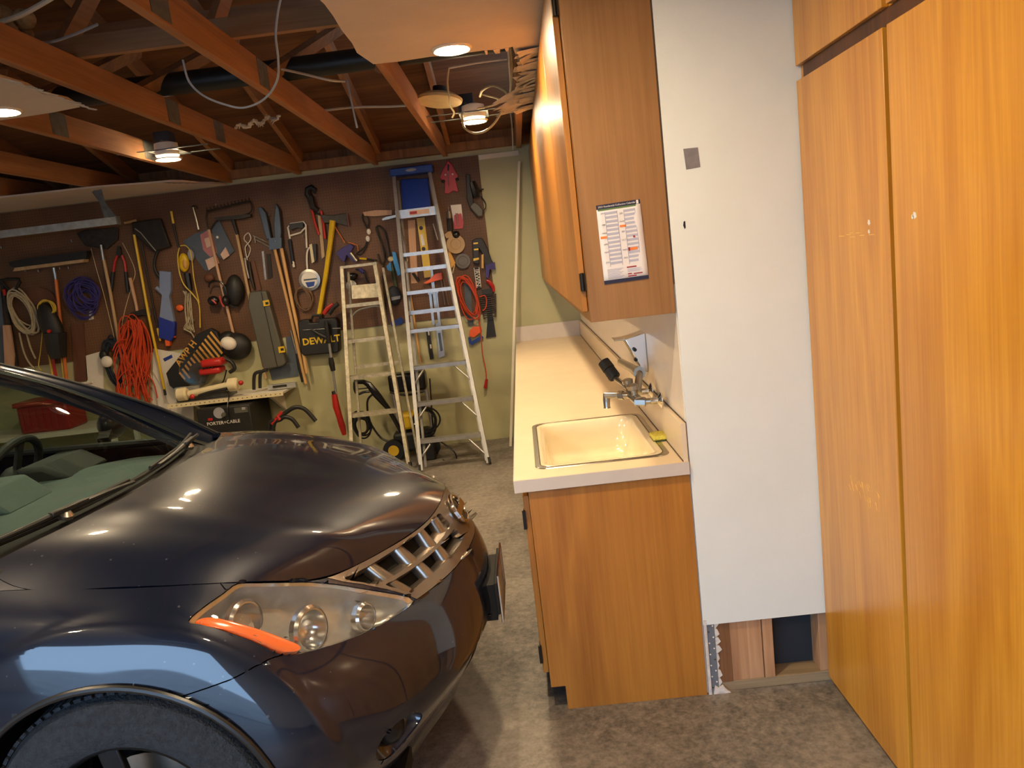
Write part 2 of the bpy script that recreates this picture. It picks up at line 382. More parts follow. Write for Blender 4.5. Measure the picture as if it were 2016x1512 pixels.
bl = board('ceiling_board', [(-5.5,YB),(-2.02,YB),(-2.02,3.2),(-2.0,3.45),(-2.03,3.6),(-2.0,3.75),(-2.03,3.9),(-2.2,3.94),(-2.5,3.965),(-5.5,4.0)])
rnd = random.Random(2); mb = MB()
for i in range(12):
    y = 3.3 + .055*i; mb.prism([(-2.01, y, ZC-.001), (-1.97+.03*rnd.random(), y+.01, ZC-.016-.01*rnd.random()), (-1.985, y+.045, ZC-.012), (-2.02, y+.05, ZC-.001)], (0,0,.003))
mb.build('torn_edge', 'torn_paper', bl)
fs = board('ceiling_strip', [(-5.5,6.35),(-4.2,6.40),(-3.36,6.47),(-3.0,6.60),(-2.82,6.64),(-2.76,6.72),(-2.7,6.95),(-2.62,7.05),(-2.58,7.26),(-5.5,7.26)])
mb = MB()
for i in range(9):
    x = -2.9 + .035*i; y = 6.66 + i*.05; mb.prism([(x, y, ZC-.002), (x+.05, y-.01, ZC-.014), (x+.06, y+.04, ZC-.012), (x+.01, y+.05, ZC-.001)], (0,0,.003))
mb.build('torn_edge', 'torn_paper', fs)
JX = [.34, -.55, -1.19, -1.90, -2.545, -3.44, -4.1, -4.75, -5.4]
roof = thing('roof_framing', None, None, (-2.5, 4, ZC), kind='structure')
JT = ZC + .015
for i, x in enumerate(JX):
    MB().box(x-.02, x+.02, .2, YW-.01, JT, JT+.145).build('joist', 'joist', roof, bevel=.003)
SL = .33; ZR = JT + .12
rz = lambda y: ZR + (YW - y)*SL
for x in JX:
    MB().bar((x+.045, YW+.05, rz(YW+.05)), (x+.045, .4, rz(.4)), .038, .12, (0,0,1)).build('rafter', 'joist', roof)
MB().bar((-5.6, 3.70, JT+.145+.045), (.5, 3.70, JT+.145+.045), .04, .09, (0,0,1)).build('purlin', 'joist_x', roof)
MB().bar((-5.6, 5.15, rz(5.15)-.10), (.5, 5.15, rz(5.15)-.10), .04, .09, (0,0,1)).build('purlin', 'joist_x', roof)
for x in (-.60, -1.24, -1.95, -2.6, -3.5):
    MB().bar((x-.03, 3.72, JT+.18), (x-.03, 4.55, rz(4.55)-.05), .038, .085, (0,1,0)).build('strut', 'joist', roof)
    MB().bar((x+.30, 5.3, rz(5.3)-.14), (x-.02, 4.35, JT+.12), .038, .085, (0,1,0)).build('strut', 'old_wood', roof)
MB().box(.10, .145, 4.05, YW-.02, JT-.005, JT+.14).build('joist', 'joist', roof, bevel=.003)
MB().box(-5.55, .5, YW-.09, YW+.0, 2.70, 2.775).build('top_plate', 'old_wood', roof)
for k, x in enumerate((-1.19, -1.90, -2.545)):   # grey steel hanger plates nailed over the joist splices
    for y in ((2.85, 4.0) if k == 0 else (4.55, 5.25) if k == 1 else (4.5, 5.6)):
        MB().box(x+.0205, x+.0225, y, y+.16, JT+.01, JT+.14).build('splice_plate', 'galv_dark', roof)
        MB().box(x-.0225, x-.0205, y, y+.16, JT+.01, JT+.14).build('splice_plate', 'galv_dark', roof)
mb = MB(); mb.prism([(-5.7, YW+.2, rz(YW+.2)+.06), (2.2, YW+.2, rz(YW+.2)+.06), (2.2, .3, rz(.3)+.06), (-5.7, .3, rz(.3)+.06)], (0,0,.016))
struct(mb, 'roof_deck', 'roof_ply', ang=0)
mb = MB(); mb.prism([(-5.7, .3, rz(.3)+.06), (2.2, .3, rz(.3)+.06), (2.2, YB-.2, 2.75), (-5.7, YB-.2, 2.75)], (0,0,.016)); struct(mb, 'roof_deck', 'roof_ply', ang=0)
for x in (XG-.1, 2.1):                           # gable ends
    mb = MB(); mb.prism([(x, YB-.2, ZC), (x, YW+.2, ZC), (x, .3, rz(.3)+.06)], (.1,0,0)); struct(mb, 'wall_gable', 'roof_ply', ang=0)
struct(MB().box(XG-.1, 2.2, YW+.0, YW+.1, 2.72, 2.86), 'wall_eaves', 'old_wood', ang=0)
# drain pipe over the joists
o = MB().tube([(-5.5, 4.62, 2.90), (-1.2, 4.62, 2.90), (.5, 4.62, 2.92)], .062, 16).build('drain_pipe', 'pipe_black'); tag(o, 'long black drain pipe running above the ceiling joists', 'pipe')
# lamps: ceiling grid of retrofit cans
def lamp(x, y, kind, label):
    t = thing('ceiling_lamp', label, 'lamp', (x, y, ZC), group='round ceiling lamps')
    MB().lathe([(.001,-.006),(.070,-.004),(.072,.001)], (x,y,ZC-.001), n=36, cap=False).build('lens', 'lamp_lens', t)
    MB().lathe([(.0735,-.004),(.082,-.010),(.092,-.004),(.094,.0),(.0735,.003)], (x,y,ZC-.001), n=36, cap=False).build('trim_ring', 'lamp_trim', t)
    if kind == 'open':
        MB().lathe([(.0715,.004),(.074,.012),(.080,.02),(.082,.05),(.078,.10),(.03,.115)], (x,y,ZC), n=28).build('can', 'lamp_trim', t)
        jb = MB().box(x-.055-.05, x+.055-.05, y+.06, y+.17, ZC+.06, ZC+.20).build('junction_box', 'lamp_can', t, bevel=.004)
        MB().lathe([(.012,0),(.012,.004)], (x-.05, y+.06, ZC+.13), (0,-1,0), 10).build('knockout', 'galv_dark', jb)
        MB().box(x-.10, x+.10, y-.085, y+.18, ZC+.045, ZC+.048).build('mounting_plate', 'galv_dark', t)
        for dy in (-.07, .16): MB().box(x-.32, x+.32, y+dy-.012, y+dy+.012, ZC+.05, ZC+.054).build('hanger_bar', 'galv_dark', t)
    return t
lamp(-.19, 3.69, 'flush', 'round glowing lamp set flush in the pink-lit white ceiling board')
lamp(-.19, 5.56, 'open', 'glowing lamp hanging bare below joists nearest the wall cabinets')
lamp(-2.35, 5.56, 'open', 'glowing lamp below bare joists above the garage door track')
lamp(-2.35, 3.785, 'flush', 'lamp at the left picture edge under the broken ceiling board')
lamp(-.19, 1.81, 'flush', 'round ceiling lamp above the nose of the car')
lamp(-2.35, 1.81, 'flush', 'round ceiling lamp above the car windshield')
lamp(-.19, -.07, 'flush', 'round ceiling lamp just behind the camera')
lamp(-2.35, -.07, 'flush', 'round ceiling lamp over the empty floor behind the camera')
# old round fixture cover hanging beside the lamp
c = at(865, 197, 5.35); t = thing('fixture_cover', 'cream round dish-shaped cover wedged above the joist by lamp', 'cover', (c.x, c.y, c.z-.02))
ax = (.12,.10,.98)
MB().lathe([(.15,-.012),(.155,.004),(.12,.028),(.03,.036)], c, ax, 32).build('dish', 'cable_tan', t)
MB().lathe([(.045,.036),(.045,.085),(.03,.09)], c, ax, 20).build('socket', 'rubber', t)
# loose cables overhead
def cable(name, pts, r, mat, label, k=5, cat='cable'):
    o = MB().tube(smooth_path(pts, k), r, 7).build(name, mat); return tag(o, label, cat)
cable('cable', [at(-10,46,3.3), at(40,30,3.3), at(105,-6,3.3), at(160,-40,3.3)], .010, 'cable_white', 'thick white cable crossing the top left corner')
cable('cable', [at(40,75,3.5), at(90,84,3.5), at(140,70,3.5), at(192,48,3.45)], .006, 'cable_grey', 'grey cable sagging between joists at top left')
cable('cable', [at(360,118,3.15), at(372,160,3.15), at(400,188,3.15), at(440,205,3.15), at(480,212,3.15), at(520,195,3.15), at(545,160,3.1), at(548,120,3.0), at(543,70,2.9), at(548,20,2.85), at(556,-15,2.8)], .0042, 'cable_grey', 'thin pale wire looping down between two joists')
cable('cable', [at(600,222,5.6), at(650,216,5.6), at(700,211,5.6), at(760,210,5.6), at(800,208,5.6)], .008, 'cable_white', 'white cable strung straight between two far joists')
cable('cable', [at(683,158,4.56), at(690,190,4.56), at(695,215,4.56), at(703,252,4.56)], .006, 'cable_grey', 'short loose wire end dangling below the drain pipe')
cable('cable', [at(554,136,4.5), at(600,146,4.5), at(650,158,4.5), at(678,160,4.6)], .007, 'cable_white', 'cable running along the underside of the drain pipe')
cable('cable', [at(884,134,4.4), at(881,160,4.4), at(884,190,4.4), at(886,208,4.4), at(894,222,4.4), at(890,232,4.4)], .005, 'cable_tan', 'curled cable end hanging in front of the round dish')
cable('cable', [at(884,134,4.4), at(915,128,4.4), at(950,122,4.4), at(998,116,4.4)], .006, 'cable_white', 'cable clipped along the pipe near the ceiling hole')
cable('cable', [at(945,190,5.4), at(950,178,5.3), at(968,169,5.2), at(985,174,5.1), at(998,186,5.1), at(992,210,5.1), at(975,240,5.2), at(955,258,5.3), at(932,262,5.35), at(915,252,5.4), at(911,240,5.45), at(910,225,5.5)], .0075, 'cable_tan', 'cream cable looping around the bare hanging lamp')
cable('cable', [at(948,186,5.4), at(985,196,5.3), at(975,206,5.3), at(940,214,5.4)], .006, 'cable_tan', 'second cream cable joining the lamp junction box')
cable('cable', [at(1000,95,4.1), at(1003,130,4.4), at(1005,170,5.0), at(1003,205,6.0), at(1008,250,6.9), at(1010,295,7.1)], .006, 'cable_white', 'white cable dropping down the joist toward far wall')
cable('cable', [at(1005,95,4.1), at(1008,135,4.5), at(1006,178,5.0)], .006, 'cable_tan', 'cable beside the torn ceiling edge at the cabinet')
for (x, y, yy, s, lb) in ((20, 60, 3.6, .14, 'clump of tan insulation hanging at the top left corner'), (55, 100, 3.9, .11, 'rounded tan insulation tuft above the left joist')):
    c = at(x, y, yy); b = MB(); r_ = random.Random(x)
    for i in range(9): b.ball((c.x+(r_.random()-.5)*s, c.y+(r_.random()-.5)*s, c.z+(r_.random()-.5)*s*1.3), (s*.34*(.6+r_.random()*.5), s*.3, s*.32))
    tag(b.build('insulation_tuft', 'insulation'), lb, 'insulation')
c = at(505, 247, 5.9); b = MB(); r_ = random.Random(4)
for i in range(22):
    p = Vector((c.x-.15+i*.0155, c.y+(r_.random()-.5)*.03, c.z+.018*math.sin(i*.9)+.008*i/4)); b.tube([p, p+Vector(((r_.random()-.5)*.06, 0, (r_.random()-.7)*.06))], [.008, .002], 5)
    b.ball(p, (.013+.008*r_.random(),.012,.009+.007*r_.random()), 8, 5)
tag(b.build('fibre_strand', 'torn_paper'), 'ragged white fibre strand caught on the far joist wire', 'fibre')
# ------------------------------------------------------------------ base cabinet, counter, sink
bc = thing('base_cabinet', 'wooden base cabinet with toe notch under the white sink counter', 'cabinet', (.23, 5, 0))
X0 = -.058; XT = -.004; ZT = .095
mb = MB(); mb.prism([(X0,YF,ZT),(XT,YF,ZT),(XT,YF,0),(XR-.002,YF,0),(XR-.002,YF,.872),(X0,YF,.872)], (0,.019,0)); mb.build('side_panel', 'cab', bc, bevel=.0012)
MB().box(X0, X0+.02, YF+.0195, YW-.02, ZT, .872).build('face_frame', 'cab', bc)
MB().box(XT, XT+.015, YF+.0195, YW-.02, 0, ZT).build('toe_kick', 'wrap_black', bc)
MB().box(X0+.02, XR-.01, YF+.02, YW-.02, ZT, ZT+.015).build('bottom_shelf', 'cab_side', bc)
yd = np.linspace(YF+.045, YW-.06, 8)
for i in range(7):
    d = MB().box(X0-.024, X0-.002, yd[i]+.003, yd[i+1]-.003, .13, .835).build('door', 'cab', bc, bevel=.002)
    for z in (.21, .745):
        y = yd[i]+.012 if i % 2 == 0 else yd[i+1]-.012
        MB().box(X0-.027, X0-.0235, y-.012, y+.02, z-.035, z+.035).box(X0-.032, X0-.02, y-.020, y-.010, z-.035, z+.035).build('hinge', 'hinge', d)
ct = thing('countertop', 'long cream laminate countertop with low backsplash and square sink cutout', 'countertop', (.2, 5, .874))
SX0, SX1, SY0, SY1 = -.012, .470, 2.785, 3.545    # sink opening
mb = MB(); T0, T1 = .874, .914
mb.box(XL+.004, XR-.002, YF-.012, SY0, T0, T1).box(XL+.004, XR-.002, SY1, YW-.002, T0, T1).box(XL+.004, SX0, SY0, SY1, T0, T1).box(SX1, XR-.002, SY0, SY1, T0, T1)
mb.build('slab', 'laminate', ct, ang=0)
MB().box(XL, XR-.002, YF-.016, YF-.0125, T0-.006, T1-.001).build('front_edge', 'laminate_edge', ct)
MB().box(XL, XL+.0038, YF-.012, YW-.002, T0-.006, T1-.001).build('front_edge', 'laminate_edge', ct)
mb = MB().box(XR-.020, XR-.0025, YF-.008, YW-.02, T1, T1+.14); mb.build('backsplash', 'laminate', ct, bevel=.001)
MB().box(XR-.0035, XR-.0005, YF-.009, YW-.02, T1+.1402, T1+.1435).build('backsplash_seam', 'seam_dark', ct)
MB().box(XR-.0225, XR-.0202, YF-.008, YW-.02, T1+.0002, T1+.004).build('backsplash_seam', 'seam_dark', ct)
MB().box(XL+.01, XR-.022, YW-.022, YW-.003, T1, T1+.14).build('end_splash', 'laminate_edge', ct, bevel=.001)
sk = thing('sink', 'square cream enamel drop-in sink with dark metal rim', 'sink', (.23, 3.16, .76))
def rrect(x0, x1, y0, y1, r, n=6):
    out = []
    for cx, cy, a0 in ((x1-r,y1-r,0),(x0+r,y1-r,90),(x0+r,y0+r,180),(x1-r,y0+r,270)):
        for i in range(n+1):
            a = math.radians(a0 + 90*i/n); out.append((cx+r*math.cos(a), cy+r*math.sin(a)))
    return out
def ringloft(rings):
    mb = MB(); n = len(rings[0])
    mb.add([p for r in rings for p in r], [(k*n+i, k*n+(i+1) % n, (k+1)*n+(i+1) % n, (k+1)*n+i) for k in range(len(rings)-1) for i in range(n)]); return mb
R_ = lambda d, r, z: [(x, y, z) for x, y in rrect(SX0+d, SX1-d, SY0+d, SY1-d, r)]
mb = ringloft([R_(.010,.05,.9165), R_(.016,.05,.918), R_(.028,.05,.917), R_(.036,.05,.908), R_(.046,.055,.86), R_(.058,.06,.79), R_(.075,.07,.768), R_(.12,.08,.762)])
n = len(R_(.1,.05,0)); mb.f.append(tuple(range(len(mb.v)-n, len(mb.v)))); mb.build('basin', 'sink_white', sk, ang=60)
mb = ringloft([R_(-.012,.05,.9145), R_(-.010,.05,.9175), R_(.006,.05,.918), R_(.0102,.05,.9145)]); mb.build('rim', 'steel', sk)
MB().lathe([(.045,0),(.045,.004),(.034,.004),(.03,.001)], (.23,3.16,.763), n=24).build('drain', 'steel', sk)
o = MB().box(.452,.506,2.985,3.075,.920,.938).build('sponge', 'sponge', bevel=.004); tag(o, 'yellow kitchen sponge on counter beside the sink rim', 'sponge')
MB().box(.4525,.5055,2.9855,3.0745,.9145,.9198).build('scouring_pad', 'scour', o)
ROOT_fix = o.children[0]; ROOT_fix.location = (0,0,0)
def on_x(px, py, x):
    v = CR @ np.array([px-1008, 756-py, F_PX]); t = x/v[0]; return Vector((x, t*v[1], CAM_H+t*v[2]))
# wall tap assembly
tp = thing('tap', 'tangled zinc wall tap with supply stubs above the counter', 'tap', (XR, 3.3, 1.05))
for k, y in enumerate((3.02, 3.24)):
    MB().lathe([(.034,0),(.034,.004),(.024,.010),(.013,.016),(.013,.045)], (XR-.021, y, 1.075), (-1,0,0), 20).build('flange', 'chrome', tp)
    MB().tube([(XR-.05,y,1.075),(XR-.085,y+.01,1.075)], .012, 12).build('supply_pipe', 'zinc', tp)
    MB().tube([(XR-.085,y-.002,1.075),(XR-.125,y+.012,1.078)], .019, 6).build('union_nut', 'zinc', tp)
mb = MB().tube(smooth_path([(XR-.11,3.02,1.078),(XR-.12,3.10,1.085),(XR-.12,3.2,1.085),(XR-.11,3.24,1.078)],4), .021, 12); mb.build('valve_body', 'zinc', tp)
for y in (3.06, 3.20):
    hd = MB().lathe([(.011,0),(.011,.03),(.022,.034),(.024,.05),(.012,.056)], (XR-.12,y,1.09), (-.15,0,1), 14).build('valve_handle', 'zinc', tp)
MB().tube([(XR-.12,3.13,1.085),(XR-.17,3.16,1.086),(XR-.225,3.19,1.086)], [.015,.013,.015], 12).build('spout', 'zinc', tp)
MB().tube([(XR-.22,3.188,1.094),(XR-.222,3.19,1.07),(XR-.223,3.19,1.036),(XR-.223,3.19,1.032)], [.014,.015,.0135,.016], 12).build('spout_end', 'zinc', tp)
MB().tube([(XR-.155,3.15,1.086),(XR-.172,3.161,1.086)], .020, 6).build('union_nut', 'zinc', tp)
MB().tube([(XR-.06,3.30,1.15),(XR-.045,4.05,1.09)], .020, 14).build('long_pipe', 'zinc', tp)
MB().tube([(XR-.062,3.27,1.152),(XR-.06,3.33,1.148)], .027, 10).build('pipe_collar', 'zinc', tp)
MB().tube([(XR-.10,3.13,1.09),(XR-.062,3.28,1.15)], .016, 10).build('elbow', 'zinc', tp)
g0, g1 = on_x(1211,744,.382), on_x(1190,714,.405); g1 = at(1188,712, g0.y+.05)
MB().tube([g0+(g1-g0)*.02, (g0+Vector((XR-.115,3.16,1.095)))/2, (XR-.115,3.16,1.090)], [.012,.010,.013], 10).build('hose_neck', 'zinc', tp)
MB().tube([g0, g0+(g1-g0)*.06, g0+(g1-g0)*.5, g0+(g1-g0)*.52], [.026,.029,.028,.024], 16).build('hose_grip', 'rubber', tp)
MB().tube([g0+(g1-g0)*.52, g0+(g1-g0)*.54, g1], [.026,.030,.028], 16).build('hose_grip', 'rubber', tp)
sd = thing('soap_dispenser', 'chrome wedge-shaped soap dispenser fixed above the tap', 'dispenser', (XR, 3.5, 1.16))
mb = MB(); mb.prism([(XR-.0005,3.42,1.305),(XR-.095,3.42,1.285),(XR-.028,3.42,1.135),(XR-.0005,3.42,1.125)], (0,.12,0)); mb.build('body', 'chrome', sd, bevel=.004)
MB().box(XR-.14, XR-.09, 3.43, 3.53, 1.279, 1.286).build('lip', 'chrome', sd, bevel=.001)
for z in (1.19, 1.235): MB().lathe([(.008,0),(.008,.02)], (XR-.055, 3.419, z), (0,-1,0), 10).build('slot', 'rubber', sd)
# ------------------------------------------------------------------ wall cabinet
UB = 1.4453; UX = .228
uc = thing('wall_cabinet', 'long wooden wall cabinet hung above the counter up to ceiling', 'cabinet', (.37, 5, UB))
MB().box(UX, XR-.003, YF, YF+.019, UB, ZC-.002).build('side_panel', 'cab_side', uc, bevel=.001)
MB().box(UX, UX+.019, YF+.0195, YW-.002, UB, UB+.055).build('face_frame', 'cab', uc)
MB().box(UX, UX+.019, YF+.0195, YW-.002, ZC-.05, ZC-.002).build('face_frame', 'cab', uc)
MB().box(UX, UX+.019, YF+.0195, YF+.06, UB+.0555, ZC-.0505).build('face_frame', 'cab', uc)
MB().box(UX+.0195, XR-.003, YF+.0195, YW-.002, UB+.004, UB+.02).build('bottom_panel', 'splash_white', uc)
MB().box(UX+.0195, XR-.003, YF+.0195, YW-.002, ZC-.02, ZC-.003).build('top_panel', 'cab_side', uc)
yd = np.linspace(YF+.052, YW-.03, 7)
for i in range(6):
    a, b = yd[i], yd[i+1]
    d = MB().box(UX-.0225, UX-.002, a+.0035, b-.0035, UB+.035, ZC-.03).build('door', 'cab', uc, bevel=.002)
    for z in (UB+.14, ZC-.16):
        y = a+.006 if i % 2 == 0 else b-.006
        MB().box(UX-.021, UX-.001, y-.014, y-.003, z-.03, z+.03).tube([(UX-.012,y-.016,z-.032),(UX-.012,y-.016,z+.032)], .006, 8).build('hinge', 'hinge', d)
# dark shadow gap strip between cabinet and return wall board
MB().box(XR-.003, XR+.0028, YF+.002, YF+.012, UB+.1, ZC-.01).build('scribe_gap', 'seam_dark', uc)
DEFS['scuff'] = plain((240,196,112), .6, var=.1)
# ------------------------------------------------------------------ tall closet
cl = thing('tall_closet', 'tall orange wooden closet with worn doors filling the right edge', 'closet', (1.3, 1.6, 0))
ZG = 2.163; YS = 2.0576
MB().box(XC+.018, XC+.04, .2, YF-.001, 0, ZC-.002).build('face_frame', 'closet', cl)
MB().box(XC+.041, XC+.6, YF-.02, YF-.001, 0, ZC-.002).build('side_panel', 'closet', cl)
MB().box(XC+.041, XC+.6, .2, .22, 0, ZC-.002).build('side_panel', 'closet', cl)
for k, (a, b) in enumerate(((YS+.012, YF-.006), (1.16, YS-.012), (.25, 1.136))):
    d = MB().box(XC-.002, XC+.0175, a, b, .03, ZG-.004).build('door', 'closet', cl, bevel=.002)
    MB().box(XC-.002, XC+.0175, a, b, ZG+.043, ZC-.02).build('upper_door', 'closet', cl, bevel=.002)
MB().box(XC+.016, XC+.0178, YS-.0118, YS+.0118, .03, ZG-.004).build('door_gap_shade', 'cab_dark', cl)  # dark strip: shade on the frame between the doors, put into its colour
MB().box(XC+.014, XC+.0179, .25, YF-.03, ZG-.003, ZG+.042).build('rail', 'cab_dark', cl)
def chip(x, y, z, pts, mat, parent, name): 
    mb = MB(); mb.prism([(x, y+a, z+b) for a, b in pts], (-.0008,0,0)); return mb.build(name, mat, parent)
for (px, py, s) in ((1711,438,.008), (1711,456,.006), (1801,424,.009), (1797,427,.006)):
    p = on_x(px, py, XC-.0021); chip(p.x, p.y, p.z, [(-s,-s*.5),(s*.2,-s),(s,-s*.2),(s*.5,s),(-s*.6,s*.8)], 'white_paint', cl, 'paint_chip')
# ------------------------------------------------------------------ things on the return wall and the cabinet side
t = MB().prism([at(1345,293,YF-.001), at(1374,290,YF-.001), at(1379,329,YF-.001), at(1351,334,YF-.001)], (0,.0008,0)).build('tape_patch', 'duct_tape'); tag(t, 'small square of grey tape stuck on the white wall', 'tape')
t = MB().prism([at(1346,436,YF-.001), at(1349,435,YF-.001), at(1350,448,YF-.001), at(1348,451,YF-.001), at(1345,444,YF-.001)], (0,.0008,0)).build('ink_mark', 'ink'); tag(t, 'tiny dark smudge on the white wall below the tape', 'smudge')
rnd = random.Random(19)
for k in range(26):                              # pale scuffs on the far closet door
    px = 1668 + rnd.random()*62; py = 930 + (px-1668)*.55 + rnd.random()*34; p = on_x(px, py, XC-.0021); l = .006 + rnd.random()*.02; a = .9 + rnd.random()*.5; w = .0012 + rnd.random()*.0015
    dy, dz = -math.cos(a)*l, -math.sin(a)*l
    chip(p.x, p.y, p.z, [(-w,-w),(w,w),(dy+w*.3,dz+w*.3),(dy-w*.3,dz-w*.3)], 'scuff', cl, 'scuff')
for k in range(9):
    p = on_x(1648 + rnd.random()*70, 458 + rnd.random()*10, XC-.0021); l = .006+rnd.random()*.012
    chip(p.x, p.y, p.z, [(-l,-.0008),(l,-.0008),(l,.0008),(-l,.0008)], 'scuff', cl, 'scuff')
# ------------------------------------------------------------------ flat lettering helper
def text_part(s, name, mat, parent, origin, right, up, size, depth=.0006, align='CENTER', squash=1.0, bold=0.0):
    cu = bpy.data.curves.new(name, 'FONT'); cu.body = s; cu.size = 1; cu.align_x = align; cu.align_y = 'CENTER'; cu.extrude = .02; cu.offset = bold; cu.resolution_u = 2
    to = bpy.data.objects.new(name, cu); COL.objects.link(to); dg = bpy.context.evaluated_depsgraph_get()
    me = bpy.data.meshes.new_from_object(to.evaluated_get(dg)); bpy.data.objects.remove(to)
    r = Vector(right).normalized(); u = Vector(up); u = (u - r*u.dot(r)).normalized(); n = r.cross(u); off = Vector(ROOT[parent.name]) if parent else Vector((0,0,0))
    for v in me.vertices:
        p = Vector(origin) + r*(v.co.x*size*squash) + u*(v.co.y*size) + n*(v.co.z/.02*depth); v.co = p - off
    me.materials.clear(); me.materials.append(M(mat)); o = bpy.data.objects.new(name, me); COL.objects.link(o); o.parent = parent; ROOT[o.name] = tuple(off); return o
DEFS.update(paper=plain((226,222,224), .6, var=.02), cal_navy=plain((28,32,62), .5), cal_green=plain((92,120,70), .5), cal_row=plain((176,178,200), .6, var=.05), cal_line=plain((104,108,140), .6),
 cal_red=plain((150,36,50), .6), cal_orange=plain((230,130,60), .6), cal_text=plain((110,108,112), .6))
ql = [at(1173,405,YF-.0012), at(1259,392,YF-.0012), at(1277,548,YF-.0012), at(1190,560,YF-.0012)]
def cp(s, t, d=0): 
    p = (ql[0]*(1-s) + ql[1]*s)*(1-t) + (ql[3]*(1-s) + ql[2]*s)*t; return p + Vector((0,-d,0))
cal = thing('wall_calendar', 'printed collection calendar sheet taped to the wall cabinet side', 'calendar', tuple(cp(.5,1)))
mb = MB(); R_n = 9
rows_ = [[cp(i/8, j/8, .0008 + (.004*max(0,(i/8-.8)/.2)*math.sin(j/8*6.28)**2)) for i in range(9)] for j in range(9)]
mb.grid(rows_); pg = mb.build('paper', 'paper', cal, ang=80, solid=.0004)
def cbox(s0, s1, t0, t1, mat, nm, d=.0016, th=.0005):
    m_ = MB(); m_.prism([cp(s0,t0,d), cp(s1,t0,d), cp(s1,t1,d), cp(s0,t1,d)], (0,-th,0)); return m_.build(nm, mat, cal)
cbox(0,1,0,.055,'cal_navy','header_band'); cbox(.03,.9,.055,.075,'cal_green','header_rule'); cbox(0,1,.955,1,'cal_navy','footer_band')
rt_ = cp(1,.03)-cp(0,.03); up_ = cp(.5,0)-cp(.5,1)
text_part('2023 Residential Collection Calendar', 'title', 'paper', cal, cp(.47,.028,.0024), rt_, up_, .0085, .0003)
cbox(.915,.965,.005,.05,'paper','crest',.0023)
for (s0, s1) in ((.185,.455), (.615,.865)):
    cbox(s0-.006,s0,.095,.785,'cal_line','table_rule'); cbox(s1,s1+.006,.095,.785,'cal_line','table_rule')
    for k in range(13): cbox(s0+.004, s1-.004, .10+k*.0525, .128+k*.0525, 'cal_row', 'table_row')
for (s, t, lb) in ((.13,.11,'JAN'),(.13,.255,'FEB'),(.13,.36,'MAR'),(.13,.50,'APR'),(.13,.60,'MAY'),(.13,.73,'JUN'),(.55,.14,'JUL'),(.55,.24,'AUG'),(.55,.37,'SEP'),(.55,.475,'OCT'),(.55,.60,'NOV'),(.55,.70,'DEC')):
    text_part(lb, 'month_name', 'cal_text', cal, cp(s,t,.0018), rt_, up_, .0075, .0003)
cbox(.03,.17,.395,.425,'cal_orange','flag_mark'); cbox(.485,.63,.285,.312,'cal_orange','flag_mark')
cbox(.76,.80,.435,.46,'cal_red','flag_mark',.0026); cbox(.62,.66,.575,.62,'cal_red','flag_mark',.0026); cbox(.665,.83,.58,.615,'cal_orange','flag_mark',.0026)
cbox(.54,.76,.815,.83,'cal_red','flag_mark')
for k in range(8): cbox(.10, .46-.04*(k % 3), .818+k*.016, .824+k*.016, 'cal_row', 'text_line')
for k in range(4): cbox(.55, .88-.05*(k % 2), .842+k*.012, .847+k*.012, 'cal_row', 'text_line')
for (a, b, t) in ((.55,.64,.90),(.68,.88,.905),(.55,.74,.93)): cbox(a, b, t, t+.014, 'cal_red', 'text_line')
